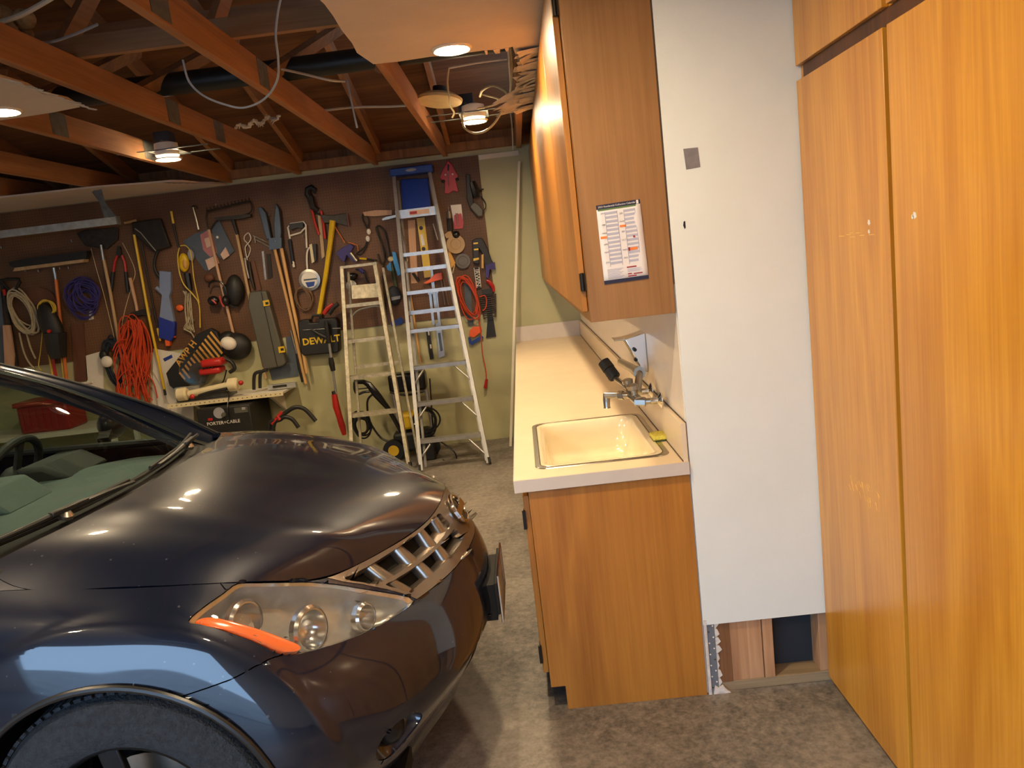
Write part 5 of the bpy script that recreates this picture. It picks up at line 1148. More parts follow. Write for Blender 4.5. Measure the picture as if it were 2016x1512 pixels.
tool('chain_pliers', 'grey chain pliers with dark red handle above the tool case', 'pliers', [('chain','steel_t', po_([(482,508),(485,528),(490,548)], .013, PEG+.01, 3)), ('jaw','iron', po_([(490,515),(494,545),(500,568)], [.012,.016,.011], PEG+.02)), ('handle','brown_wood', pl_([(495,516),(502,514),(516,570),(507,573)], PEG, .02))])
tool('steel_files', 'pair of flat steel files hung side by side', 'file', [('file','steel_t', pl_([(516,495),(520,494),(526,550),(522,551)], PEG, .012)), ('file','iron_d', pl_([(525,500),(533,500),(537,546),(529,550)], PEG, .012))])
tool('spring_rack', 'grey slanted spring rack left of the post hole digger', 'rack', [('rod','steel_t', po_([(498,464),(532,480)], .006, PEG+.01)), ('rod','steel_t', po_([(500,470),(532,487)], .006, PEG+.01)), ('rod','steel_t', po_([(501,466),(503,478)], .006, PEG+.015))])
tool('post_hole_digger', 'post hole digger with blue-grey blades and twin wooden handles', 'digger', [('blade','blade_blue', pl_([(511,409),(518,408),(527,420),(537,470),(528,472)], PEG+.02, .05), dict(bevel=.006)), ('blade','blade_blue', pl_([(546,400),(553,414),(557,456),(556,471),(544,471),(542,440)], PEG+.02, .05), dict(bevel=.006)), ('bracket','blade_blue', pl_([(533,469),(558,468),(558,489),(534,492)], PEG+.015, .06)), ('bolt','chrome', disc(543,475,[(.010,0),(.008,.008)], PEG+.075, 10)), ('handle','tan_wood', po_([(541,490),(570,610),(602,755)], .0155, PEG+.03)), ('handle','tan_wood', po_([(554,489),(576,600),(598,700),(604,735)], .0155, PEG+.065))])
cs = tool('tool_case', 'long grey plastic tool case with two yellow latches', 'case', [('shell','case_grey', pl_([(497,576),(503,573),(530,572),(569,712),(562,718),(528,725),(523,720),(495,600)], .016, .10), dict(bevel=.012)), ('lid_line','black', po_([(514,574),(546,722)], .003, .117)), ('latch','yellow', pl_([(518,592),(530,590),(532,601),(520,603)], .117, .012)), ('latch','yellow', pl_([(548,683),(560,681),(562,693),(550,695)], .117, .012)), ('latch_slot','black', pl_([(522,595),(528,594),(529,599),(523,600)], .1292, .001)), ('latch_slot','black', pl_([(552,686),(558,685),(559,690),(553,691)], .1292, .001))])
tool('flat_bar', 'dark steel bar with pale grip left of the wooden handles', 'bar', [('bar','steel_t', po_([(572,650),(578,672),(585,698)], .010, .02)), ('grip','black', po_([(584,696),(590,725),(596,752)], [.012,.018,.014], .02))])
# --- middle
tool('hacksaw', 'white framed hacksaw with dark blue grip', 'saw', [('frame','white_p', po_([(571,470),(567,448),(572,441),(598,437),(602,442),(604,488)], .009, PEG+.01)), ('top_grip','black', pl_([(570,441),(597,437),(598,450),(586,448),(572,453)], PEG+.02, .02)), ('cross_bar','white_p', po_([(572,464),(592,458),(601,448)], .008, PEG+.01)), ('grip','cord_blue', po_([(570,472),(577,520)], .016, PEG+.005)), ('end','white_p', po_([(576,512),(579,526)], .012, PEG+.012))])
tool('tape_reel', 'round measuring tape reel with white label and hook handle', 'reel', [('rim','steel_t', disc(611,551,[(.098,0),(.10,.03),(.075,.034),(.07,.02)], PEG)), ('label','white_p', disc(611,551,[(.074,.021),(.074,.036)], PEG)), ('label_band','slate', pl_([(598,550),(624,547),(624,550),(598,553)], PEG+.037, .001)), ('label_print','blue', pl_([(601,556),(620,554),(618,563),(606,566)], PEG+.037, .001)), ('handle','white_p', po_([(606,538),(604,510),(606,492),(613,486),(617,490)], .009, PEG+.01, 3))])
tool('sanding_block', 'cream block with dark back beside the measuring reel', 'block', [('pad','cream', pl_([(611,482),(616,480),(621,515),(616,518)], PEG, .04)), ('back','black', pl_([(616,480),(624,480),(625,512),(621,516)], PEG, .035))])
tool('wire_coil', 'small coil of brown wire hanging beneath the measuring reel', 'wire', [('coil','cord_brown', coil(MB(), 598, 588, 15, 21, 8, .005, PEG, 17, .12, .1))])
tool('pipe_wrench', 'big pipe wrench with black jaw and red handles', 'wrench', [('jaw','black', MB().tube([Wp(613,392,.03), Wp(606,382,.03), Wp(606,373,.03), Wp(613,369,.03), Wp(620,374,.03), Wp(619,381,.03)], [.032,.034,.03,.028,.024,.012], 10)), ('neck','black', po_([(611,388),(616,408),(626,415)], [.034,.03,.02], PEG+.01)), ('handle','red', po_([(613,408),(620,440),(628,462)], .013, PEG+.01)), ('handle','red', po_([(632,415),(637,445),(640,470)], .013, PEG+.01)), ('strip','ash', pl_([(625,412),(631,412),(640,505),(634,510)], PEG, .01))])
tool('felling_axe', 'axe with grey head and long yellow handle', 'axe', [('head','iron', pl_([(632,423),(658,424),(684,420),(687,446),(658,438),(640,440)], PEG+.01, .035), dict(bevel=.004)), ('edge','pink_print', pl_([(680,421),(684.5,420),(687.5,446),(682,445)], PEG+.012, .028)), ('handle','yellow', po_([(655,434),(650,480),(640,550),(628,622)], [.030,.024,.022,.024], PEG+.01)), ('spike','iron', po_([(618,418),(634,424)], .01, PEG+.015))])
cs = tool('power_tool_case', 'black hard tool case with yellow lettering hanging below the axe', 'case', [('shell','black', pl_([(592,632),(600,628),(615,627),(615,634),(632,633),(632,626),(664,624),(670,630),(673,688),(668,692),(604,698),(598,692)], .016, .11), dict(bevel=.012)), ('handle','black', po_([(614,628),(616,621),(630,620),(633,627)], .012, .06)), ('hinge_line','black_g', po_([(596,650),(671,646)], .004, .127))])
a = Wp(599,674,.129); b = Wp(666,666,.129); text_part('DEWALT', 'lettering', 'yellow', cs, (a+b)/2, b-a, (0,0,1), .088, .001, squash=1.0, bold=.025)
tool('pruning_saw', 'red handled pruner resting over the black tool case', 'pruner', [('handle','red', po_([(637,618),(646,606),(656,598)], [.018,.022,.016], .13)), ('body','black', po_([(648,618),(656,606),(666,598)], .02, .13))])
tool('pole_trimmer', 'pole trimmer with black grip, silver shaft and red motor', 'trimmer', [('guard','black', po_([(612,648),(632,660),(650,668)], [.008,.022,.018], .15)), ('upper_grip','black', po_([(642,632),(645,655),(648,676)], [.018,.026,.02], .15)), ('shaft','alu', po_([(648,674),(662,780)], .0125, .155)), ('collar','black', po_([(651,704),(653,716),(656,730)], [.022,.028,.022], .145)), ('motor','red', po_([(658,776),(662,800),(668,820),(674,840),(678,856)], [.026,.034,.030,.032,.02], .14)), ('motor_cap','black_g', po_([(656,770),(659,780)], [.018,.024], .15))])
tool('hook_knife', 'flat wooden handled blade hung sideways beside the tall ladder', 'knife', [('handle','pale_wood', pl_([(715,418),(740,414),(772,414),(772,423),(738,426),(718,425)], PEG+.01, .02)), ('blade','steel_t', pl_([(752,431),(760,427),(790,421),(790,425),(764,432),(753,434)], PEG+.03, .006))])
tool('tow_strap', 'black looped strap with white ring clips', 'strap', [('loop','black', po_([(722,448),(714,430),(716,422),(724,428),(726,440),(723,450)], .007, PEG+.01, 4)), ('clip','white_p', MB().ball(Wp(726,456,.03), (.02,.014,.028))), ('clip','white_p', MB().ball(Wp(724,470,.03), (.02,.014,.028))), ('lower_loop','black', po_([(723,474),(718,486),(706,496),(702,500),(712,500),(720,488),(724,476)], .007, PEG+.01, 4))])
tool('glue_gun', 'dark purple spray tool with bent copper rod', 'spray gun', [('body','purple', pl_([(663,498),(678,486),(692,480),(698,486),(690,500),(704,512),(698,516),(684,502),(680,516),(675,514)], PEG+.01, .04), dict(bevel=.004)), ('rod','orange_wood', po_([(660,447),(679,478)], .005, PEG+.02)), ('rod','orange_wood', po_([(686,477),(704,483),(705,494)], .005, PEG+.02)), ('tube','steel_t', po_([(690,498),(702,514)], .014, PEG+.04)), ('cord','cord_blue', po_([(680,514),(679,540),(684,560)], .006, PEG+.02, 3))])
tool('steel_rod', 'short black rod with yellow band above the small ladder', 'rod', [('rod','black', po_([(722,510),(742,513)], .008, PEG+.02)), ('band','yellow', po_([(708,509),(722,510)], .0095, PEG+.02))])
tool('cable_loop', 'long loop of black cable left of the tall ladder', 'cable', [('loop','black', po_([(744,500),(752,520),(758,510),(756,490),(744,460),(741,448),(748,445),(758,458),(766,490),(768,505)], .007, PEG+.01, 4)), ('loop','black', po_([(758,512),(754,488),(748,462),(744,447)], .006, PEG+.03, 4)), ('tail','black', po_([(756,515),(754,540),(756,575),(760,610)], .006, PEG+.01, 4))])
tool('spring_clamp', 'bright blue spring clamp hung beside the tall ladder', 'clamp', [('jaw','cyan', pl_([(773,496),(780,497),(790,540),(784,543),(776,518)], PEG+.02, .03)), ('jaw','cyan', pl_([(762,524),(770,515),(772,534),(764,532)], PEG+.02, .03)), ('pivot','cable_tan', MB().ball(Wp(770,510,.05), (.03,.02,.025))), ('stem','green_d', po_([(770,520),(776,545),(780,565)], .016, PEG+.01))])
tool('spray_nozzle', 'dark spray nozzle hanging behind the small ladder top', 'nozzle', [('body','black_g', MB().ball(Wp(694,544,.05), (.05,.03,.035))), ('cup','steel_t', disc(694,562,[(.045,0),(.05,.05),(.02,.06)], PEG)), ('hose','cord_blue', po_([(700,530),(715,532),(722,550),(728,558)], .008, PEG+.02, 3)), ('grip','purple', po_([(708,530),(716,536)], .018, PEG+.02))])
tool('plastic_bag', 'crumpled clear blue plastic bag behind the small ladder', 'bag', [('bag','cord_blue', MB().ball(Wp(776,582,.06), (.07,.04,.09))), ('label','cable_grey', pl_([(770,585),(788,582),(788,588),(771,592)], .103, .002))])
tool('blue_tarp', 'small folded blue cloth beside the tall ladder', 'cloth', [('cloth','blue', pl_([(770,634),(790,624),(796,632),(792,638),(772,642)], .01, .03), dict(bevel=.005))])
# --- behind the tall ladder
tool('wooden_rule', 'long wooden rule hanging behind the ladder steps', 'rule', [('rule','pale_wood', pl_([(803,434),(817,433),(823,557),(810,558)], PEG, .008))])
tool('spirit_level', 'yellow spirit level hanging behind the tall ladder', 'level', [('bar','yellow', pl_([(821,430),(836,428),(850,545),(836,547)], PEG, .025)), ('vial','white_p', pl_([(827,462),(832,461),(837,482),(831,484)], PEG+.0255, .004)), ('vial','black', disc(829,449,[(.018,0),(.018,.002)], PEG+.0255, 16)), ('vial','black', disc(834,490,[(.018,0),(.018,.002)], PEG+.0255, 16))])
tool('bar_clamp', 'orange pistol clamp with steel bars behind the ladder', 'clamp', [('head','orange', pl_([(834,557),(846,550),(858,538),(870,536),(872,550),(856,554),(840,559)], PEG+.03, .035), dict(bevel=.005)), ('bar','steel_t', pl_([(846,530),(852,530),(862,610),(856,610)], PEG+.01, .012)), ('rod','steel_t', po_([(868,550),(876,600)], .004, PEG+.03)), ('rod','steel_t', po_([(873,550),(883,600)], .004, PEG+.03))])
tool('steel_square', 'bright steel slotted square behind the lower ladder steps', 'square', [('leg','alu', pl_([(844,575),(849,575),(856,640),(851,640)], PEG, .006)), ('leg','alu', pl_([(856,574),(861,574),(868,640),(863,640)], PEG, .006)), ('head','alu', pl_([(842,572),(862,569),(863,577),(843,580)], PEG, .01)), ('tail','alu', pl_([(858,636),(868,635),(876,700),(864,705)], .02, .01)), ('window','slate', pl_([(862,656),(867,655),(872,690),(867,692)], .0305, .001))])
tool('torpedo_level', 'black and white striped stick hanging below pegboard', 'stick', [('stick','black', pl_([(838,645),(845,644),(854,706),(847,708)], .01, .015)), ('mark','white_p', pl_([(842,652),(845,652),(846,660),(843,660)], .0255, .001)), ('mark','white_p', pl_([(846,678),(849,678),(850,686),(847,686)], .0255, .001))])
tool('wooden_stick', 'tan wooden stick hanging left behind the tall ladder', 'stick', [('stick','tan_wood', po_([(804,560),(814,620),(828,714)], .011, .012)), ('hook','cable_tan', po_([(797,504),(802,512),(798,524),(804,534)], .004, PEG, 3))])
tool('square_blade', 'dark narrow blade set crosswise behind the ladder', 'blade', [('blade','iron_d', pl_([(810,538),(816,537),(826,552),(822,556)], PEG+.012, .006))])
# --- right end of pegboard
tool('plier_pack', 'red plastic plier pack hung at the pegboard top right', 'pack', [('back','red', pl_([(882,317),(890,324),(897,338),(903,346),(898,358),(903,378),(892,376),(884,382),(875,381),(876,362),(866,350),(872,334)], PEG, .02), dict(bevel=.004)), ('slot','black', pl_([(881,323),(885,324),(884,336),(881,336)], PEG+.0205, .001)), ('pin','steel_t', po_([(882,336),(884,367)], .003, PEG+.021)), ('knob','black', MB().ball(Wp(873,357,.04), (.018,.012,.014))), ('knob','black', MB().ball(Wp(900,353,.04), (.018,.012,.014))), ('rivet','white_p', disc(891,343,[(.009,0),(.008,.003)], PEG+.0205, 8)), ('rivet','white_p', disc(877,344,[(.009,0),(.008,.003)], PEG+.0205, 8))])
tool('hand_plane', 'black and grey power saw hung upright at pegboard edge', 'power saw', [('rail','black', pl_([(918,344),(925,344),(930,382),(934,406),(926,409),(920,392)], PEG+.005, .05), dict(bevel=.004)), ('motor','black_g', po_([(930,358),(936,375),(938,388)], [.03,.042,.03], PEG+.01)), ('gearbox','case_grey', pl_([(925,408),(934,398),(944,404),(952,414),(951,426),(942,428)], PEG+.005, .07), dict(bevel=.01)), ('lever','black', po_([(942,376),(952,372)], .006, PEG+.04)), ('cord','black', po_([(946,386),(955,398),(956,408),(951,416)], .005, PEG+.05, 4))])
tool('carded_tool', 'red tool on a white printed card hung beside the ladder', 'carded tool', [('card','white_p', pl_([(887,404),(908,402),(912,438),(894,442)], PEG, .002)), ('blister','red', pl_([(894,424),(908,420),(913,438),(911,450),(894,451)], PEG+.003, .012)), ('tool','pink_print', po_([(899,420),(902,446)], [.012,.006], PEG+.012))])
tool('air_tool', 'small silver and black air tool left of carded tool', 'air tool', [('body','black', po_([(885,430),(887,455)], .026, PEG)), ('cap','steel_t', po_([(883,416),(885,432)], [.016,.022], PEG+.004)), ('pin','steel_t', po_([(882,407),(883,418)], .004, PEG+.016)), ('cup','tape_tan', pl_([(876,462),(888,452),(892,466),(880,470)], PEG, .04)), ('pod','black_g', MB().ball(Wp(898,462,.05), (.035,.03,.035)))])
tool('tape_roll', 'large tan tape roll hung right of the tall ladder', 'tape roll', [('roll','tape_tan', disc(898,481,[(.045,0),(.085,0),(.085,.045),(.05,.045),(.045,.04)], PEG)), ('core','black', disc(897,479,[(.044,0),(.044,.03)], PEG))])
tool('tape_roll', 'smaller grey-brown tape roll below the large tan roll', 'tape roll', [('roll','tape_grey', disc(912,514,[(.042,0),(.068,0),(.068,.04),(.048,.04),(.042,.036)], PEG)), ('core','brown_wood', disc(912,514,[(.041,0),(.041,.02)], PEG))])
tool('putty_bag', 'tan paper wedge with white stick behind the ladder rail', 'wedge', [('wedge','gold', pl_([(884,490),(897,518),(889,528),(880,520)], PEG, .02)), ('stick','cream', po_([(895,521),(891,538)], .005, PEG+.02))])
tool('grip_clamp', 'black and yellow quick clamp hung at the pegboard edge', 'clamp', [('frame','black', pl_([(930,474),(938,469),(950,469),(960,488),(968,512),(975,522),(966,528),(963,546),(956,534),(950,500),(944,490),(944,520),(932,518)], PEG+.005, .045), dict(bevel=.006)), ('pad','yellow', pl_([(932,478),(941,477),(941,480),(932,481)], PEG+.051, .003)), ('pad','yellow', pl_([(933,490),(942,489),(942,492),(933,493)], PEG+.051, .003)), ('pad','yellow', pl_([(932,509),(943,507),(943,511),(932,514)], PEG+.051, .003)), ('trigger','gold', pl_([(948,502),(952,500),(952,528),(948,528)], PEG+.051, .003)), ('foot','purple', pl_([(956,522),(974,516),(976,530),(964,530),(962,548),(957,545)], PEG+.01, .05))])
cs = tool('clamp_box', 'narrow black box with white lettering under the quick clamp', 'box', [('box','black', pl_([(932,527),(943,526),(948,566),(938,568)], PEG, .03)), ('edge','white_p', po_([(933,527),(939,567)], .003, PEG+.03)), ('edge','white_p', po_([(943,526),(947,566)], .003, PEG+.03))])
a = Wp(938,528,PEG+.0325); b = Wp(942,566,PEG+.0325); text_part('IRWIN', 'lettering', 'white_p', cs, (a+b)/2, b-a, (1,0,0), .055, .001)
tool('red_hook', 'curved red plastic hook over the wrench rack', 'hook', [('hook','red', po_([(958,552),(964,556),(970,564),(972,574)], [.016,.02,.018,.012], PEG+.01, 3))])
tool('sanding_paddle', 'grey oval paddle hanging behind the orange cord loops', 'paddle', [('paddle','slate', pl_([(914,550),(922,547),(927,553),(928,600),(933,640),(922,642),(916,600)], PEG-.006, .012), dict(bevel=.005))])
mb = coil(MB(), 922, 586, 15, 40, 7, .0055, PEG+.015, 30, .1, .12); pole(mb, [(936,556),(938,590),(942,625),(946,648),(950,695),(956,725),(958,748)], .0045, PEG+.03, 6, 4)
tool('orange_cable', 'thin orange cord looped at the right end of pegboard', 'cord', [('loops','cord_orange', mb), ('plug','red', po_([(958,746),(955,764)], [.012,.016], PEG+.02)), ('bight','cord_orange', po_([(944,585),(954,582),(958,592),(956,606),(950,612)], .005, PEG+.05, 4))])
t = thing('wrench_set', 'rack of small combination wrenches hung beside the orange cord', 'wrench set', tuple(Wp(960,628,.02)))
pl_([(948,570),(968,567),(970,578),(950,580)], PEG, .04).build('rack_top', 'black', t); pl_([(956,578),(966,577),(971,628),(960,630)], PEG, .025).build('rack', 'black', t)
for i in range(11):
    y = 582+i*4.2; x = 945+i*.9; w_ = 30-i*.9
    mb = pole(MB(), [(x,y+2),(x+w_,y-2)], .0045, PEG+.03); mb.add(*(lambda q: (q.v, q.f))(disc(x+w_,y-2,[(.005,0),(.011,0),(.011,.008),(.005,.008)], PEG+.03, 10))); mb.ball(Wp(x,y+2,PEG+.036), (.011,.005,.009), 8, 6)
    mb.build('wrench', 'iron', t)
tool('drywall_knife', 'black tapered scraper hanging below the wrench set', 'scraper', [('blade','black', pl_([(960,626),(971,625),(977,662),(957,665)], .008, .012)), ('neck','black', po_([(963,612),(965,630)], .014, .008))])
tool('utility_knife', 'orange and blue knife hanging at the end of orange cord', 'knife', [('body','orange', pl_([(925,650),(932,643),(947,642),(949,652),(934,664),(924,662)], .012, .03), dict(bevel=.004)), ('guard','blue', pl_([(922,664),(926,664),(928,672),(948,660),(952,664),(930,679),(924,676)], .012, .025))])
mb = MB()
for (x, y) in [(7,492),(54,537),(80,538),(122,533),(139,532),(145,479),(183,630),(428,408),(470,435),(532,428),(385,634),(598,470),(740,520),(690,640)]:
    pole(mb, [(x,y-3),(x,y+3)], .003, PEG+.03, 6); c = Wp(x,y-3,PEG); mb.tube([c, c+Vector((0,-.035,0))], .003, 6)
pbk = pb
for i in range(14):
    (x, y) = [(7,492),(54,537),(80,538),(122,533),(139,532),(145,479),(183,630),(428,408),(470,435),(532,428),(385,634),(598,470),(740,520),(690,640)][i]
    c = Wp(x,y-3,PEG-.002); MB().tube([c, c+Vector((0,-.035,0)), c+Vector((0,-.036,.018))], .0028, 6).build('peg_hook', 'steel_t', pbk)
# ------------------------------------------------------------------ garage door track, trim strip
t = thing('garage_track', 'galvanised garage door track hung below the ceiling at left', 'track', (-4.3, 6.6, 2.36))
mb = MB().box(-5.55,-3.30,6.585,6.588,2.365,2.425).box(-5.55,-3.30,6.588,6.63,2.365,2.368).box(-5.55,-3.30,6.588,6.63,2.422,2.425).box(-5.55,-3.30,6.627,6.63,2.368,2.385); mb.build('rail', 'galv', t)
MB().bar((-3.40,6.61,2.425),(-3.42,6.61,ZC-.001), .045, .004, (0,1,0)).build('hanger', 'galv_dark', t)
MB().bar((-3.33,6.60,2.41),(-3.47,6.62,ZC-.001), .04, .004, (0,1,0)).build('brace', 'galv_dark', t)
MB().box(-3.312,-3.30,6.58,6.634,2.36,2.43).build('end_stop', 'galv_dark', t)
o = MB().bar(Wp(1022,318,.10), Vector((-.262,6.90,.004)), .022, .012, (0,1,0)).build('trim_strip', 'trim_white'); tag(o, 'long thin white trim strip leaning on the pale wall', 'strip')
# ------------------------------------------------------------------ ladders (leaning, feet on the floor)
def lean(px, py, yf, yt, zt):                    # point of the leaning plane y = yf + (yt-yf) z/zt
    v = CR @ np.array([px-1008, 756-py, F_PX]); k = (yt-yf)/zt; tt = (yf + k*CAM_H)/(v[1] - k*v[2]); return Vector((tt*v[0], tt*v[1], CAM_H+tt*v[2]))
def ladder(name, label, rails, steps, mat, yf, yt, zt, extra):
    A = [lean(*p, yf, yt, zt) for p in rails]; base = Vector(((A[1].x+A[3].x)/2, yf, 0)); t = thing(name, label, 'ladder', tuple(base)); nrm = Vector((0,-zt,yt-yf)).normalized()
    def down(p, q): d = q-p; k = -p.z/d.z; return p + d*k
    rl = []
    for (p, q) in ((A[0],A[1]),(A[2],A[3])):
        q = down(p, q); q.z = 0.012; rl.append((p, q))
        mb = MB().bar(p, q, .010, .065, nrm); d = (q-p); s_ = Vector((1,0,0))*(1 if p is A[0] else -1)
        mb.bar(p + s_*.012 + nrm*.029, q + s_*.012 + nrm*.029, .028, .006, nrm); mb.build('side_rail', mat, t)
        MB().bar(q - Vector((0,0,.0)), q + d.normalized()*-.05, .02, .075, nrm).build('foot', 'rubber', t)
    st = []
    for (a, b) in steps:
        pa, pb_ = lean(*a, yf, yt, zt), lean(*b, yf, yt, zt); z = (pa.z+pb_.z)/2
        f = lambda r: r[0] + (r[1]-r[0])*((z-r[0].z)/(r[1].z-r[0].z))
        qa, qb = f(rl[0]), f(rl[1]); mb = MB().bar(qa+Vector((.004,.025,0)), qb+Vector((-.004,.025,0)), .085, .006, (0,0,1)); mb.bar(qa+Vector((.004,-.016,-.014)), qb+Vector((-.004,-.016,-.014)), .004, .028, (0,0,1))
        st.append(mb.build('step', mat, t, ang=0))
    return t, rl, A
T1 = dict(yf=6.36, yt=7.14, zt=2.56)
t, rl, A = ladder('step_ladder', 'tall aluminium step ladder with blue top leaning on pegboard', [(774,345),(826,905),(849,342),(965,915)],
    [((789,501),(877,489)), ((795,576),(891,564)), ((802,650),(908,639)), ((809,723),(921,710)), ((811,795),(936,781)), ((818,869),(950,852))], 'alu', 6.36, 7.14, 2.56, 0)
dn = (rl[0][1]-rl[0][0]).normalized()
for (p, q, k) in ((rl[0][0], rl[0][1], 1), (rl[1][0], rl[1][1], -1)):   # folded rear legs
    MB().bar(p+Vector((k*.03,.05,-.05)), q+Vector((k*.035,.10,.0)), .026, .02, (1,0,0)).build('rear_leg', 'alu', t)
for (a, b) in (((795,533),(881,524)), ((799,616),(900,607))):
    pa, pb_ = lean(*a, 6.42, 7.20, 2.56), lean(*b, 6.42, 7.20, 2.56); pb_.z = pa.z = (pa.z+pb_.z)/2
    MB().bar(pa, pb_, .02, .035, (0,0,1)).build('rear_bar', 'alu', t)
L0, L1 = lean(779,424,**T1), lean(861,413,**T1); z = (L0.z+L1.z)/2; L0.z = L1.z = z
MB().bar(L0, L1, .006, .075, (0,0,1)).build('brace_plate', 'alu', t); MB().bar(L0+Vector((0,-.004,.0)), L1+Vector((0,-.004,0)), .002, .03, (0,0,1)).build('label_strip', 'white_p', t) if False else None
a_, b_ = lean(809,420,**T1), lean(842,415,**T1); q = (a_+b_)/2 + Vector((0,-.006,0)); MB().box(q.x-.09,q.x+.09,q.y-.002,q.y,q.z-.02,q.z+.02).build('label', 'skin_print', t); MB().box(q.x-.085,q.x-.02,q.y-.0035,q.y-.0021,q.z-.012,q.z+.012).build('label_mark', 'cal_red', t)
tp0, tp1 = lean(770,338,**T1), lean(852,334,**T1); zc = (tp0.z+tp1.z)/2
MB().box(tp0.x-.005,tp1.x+.005,tp0.y-.07,tp0.y+.09,zc-.035,zc+.03).build('top_cap', 'blue', t, bevel=.008)
MB().ball(((tp0.x+tp1.x)/2, tp0.y-.0705, zc), (.05,.003,.014), 16, 6).build('cap_badge', 'cable_grey', t)
q = [lean(x, y, **T1) for x, y in ((787,352),(842,350),(848,412),(791,412))]
mb = MB(); mb.prism([p+Vector((0,.035,0)) for p in q], (0,.02,0)); mb.build('bucket_shelf', 'blue', t, bevel=.006)
for (a, b) in (((788,440),(797,480)), ((852,440),(861,472))):
    MB().tube([lean(*a,**T1)+Vector((0,.03,0)), lean(*b,**T1)+Vector((0,.05,0))], .006, 6).build('spreader', 'steel_t', t)
for i, (a, b) in enumerate((((834,727),(812,763)), ((893,719),(925,746)), ((840,800),(816,836)), ((908,791),(940,819)), ((847,875),(826,905)), ((922,864),(955,893)))):
    MB().tube([lean(*a,**T1)+Vector((0,.01,0)), lean(*b,**T1)+Vector((0,.0,0))], .008, 8).build('step_brace', 'alu', t)
T2 = dict(yf=6.50, yt=7.02, zt=1.80)
t, rl, A = ladder('step_ladder', 'short paint-spattered step ladder leaning left of the tall ladder', [(672,528),(690,850),(741,520),(803,888)],
    [((678,601),(752,592)), ((677,671),(761,661)), ((679,743),(772,732)), ((680,818),(784,805))], 'alu_old', 6.50, 7.02, 1.80, 0)
a_, b_ = lean(671,526,**T2), lean(743,519,**T2); a_.z = b_.z = (a_.z+b_.z)/2
MB().bar(a_, b_, .08, .022, (0,0,1)).build('top_bar', 'alu_old', t)
q = [lean(x, y, **T2) for x, y in ((691,562),(748,557),(752,585),(692,589))]; mb = MB(); mb.prism([p+Vector((0,.01,0)) for p in q], (0,.012,0)); mb.build('paint_tray', 'alu_old', t, bevel=.003)
for (p, q, k) in ((rl[0][0], rl[0][1], 1), (rl[1][0], rl[1][1], 1)):
    MB().bar(p+Vector((k*.045,.06,-.04)), q+Vector((k*.06,.14,.0)), .024, .02, (1,0,0)).build('rear_leg', 'alu_old', t)
MB().bar(rl[0][0]+(rl[0][1]-rl[0][0])*.5+Vector((.05,.10,0)), rl[1][0]+(rl[1][1]-rl[1][0])*.5+Vector((.05,.10,0)), .014, .03, (0,0,1)).build('rear_bar', 'alu_old', t)
mb = MB().tube(smooth_path([lean(694,622,**T2), lean(704,612,**T2), lean(722,606,**T2), lean(744,603,**T2), lean(752,612,**T2), lean(756,632,**T2)], 4), .008, 8); mb.build('spreader', 'galv_dark', t)
# ------------------------------------------------------------------ pressure washer on the floor
yb = 6.98; Q = lambda x, y, d=0: at(x, y, yb - d)
t = thing('pressure_washer', 'black and yellow pressure washer standing behind the ladders', 'pressure washer', (Q(800,880).x, yb, 0))
c = Q(803,750); MB().box(c.x-.17,c.x+.17,yb-.09,yb+.09,c.z-.09,c.z+.085).build('top_housing', 'black_g', t, bevel=.03)
for x in (774, 840): 
    a_ = Q(x,770); MB().tube([(a_.x, yb, a_.z+.02), (a_.x+.01, yb, .10)], .02, 10).build('frame_tube', 'alu', t)
MB().tube(smooth_path([Q(768,772,.1), Q(800,778,.1), Q(835,770,.1)],4), .01, 8).build('handle_bar', 'black', t)
c = Q(808,820); MB().box(c.x-.08,c.x+.10,yb-.12,yb+.08,c.z-.10,c.z+.05).build('pump_cover', 'yellow', t, bevel=.03)
c = Q(812,850); MB().box(c.x-.17,c.x+.17,yb-.10,yb+.12,.06,c.z+.02).build('body', 'black', t, bevel=.03)
for x in (780, 850):
    c = Q(x,880); MB().lathe([(.03,0),(.095,.0),(.10,.01),(.10,.05),(.095,.06),(.03,.06)], (c.x, yb-.15, .101), (0,1,0), 24).build('wheel', 'black_g', t); MB().lathe([(.001,-.002),(.05,-.002)], (c.x, yb-.15, .101), (0,1,0), 16, cap=False).build('wheel_cap', 'yellow', t)
mb = MB(); coil(mb, 838, 830, 22, 24, 6, .008, YW-yb+.14, 40, .2); mb.build('hose', 'black_g', t)
mb = MB().tube(smooth_path([Q(868,870,.2), Q(893,888,.25), Q(899,905,.3), Q(890,915,.35), Q(872,905,.3)],4), .007, 7); mb.build('power_cord', 'black_g', t)
MB().tube([Q(846,745,.08), Q(849,790,.08), Q(853,850,.1)], .007, 7).build('power_cord', 'black_g', t)
c = Q(854,888,.1); MB().box(c.x-.09,c.x+.03,yb-.25,yb-.12,.0,.17).build('foot_box', 'black', t, bevel=.01)
g = thing('spray_gun', 'black pressure washer gun with looped handle behind small ladder', 'spray gun', tuple(Q(730,800)))
MB().tube([Q(697,752,.02), Q(716,752,.02), Q(726,757,.02), Q(740,775,.02), Q(765,805,.02), Q(790,850,.02)], [.02,.022,.03,.036,.022,.02], 10).build('barrel', 'black_g', g)
MB().tube(smooth_path([Q(698,752,.02), Q(698,766,.02), Q(704,776,.02), Q(716,772,.02), Q(728,771,.02)],4), .012, 8).build('handle', 'black_g', g)
MB().tube([Q(704,766,.02), Q(724,764,.02)], .006, 8).build('trigger', 'black_g', g)
MB().tube(smooth_path([Q(734,776,.02), Q(725,785,.02), Q(723,800,.02), Q(728,830,.02), Q(750,862,.02), Q(770,870,.02)],4), .01, 8).build('hose', 'black_g', g)
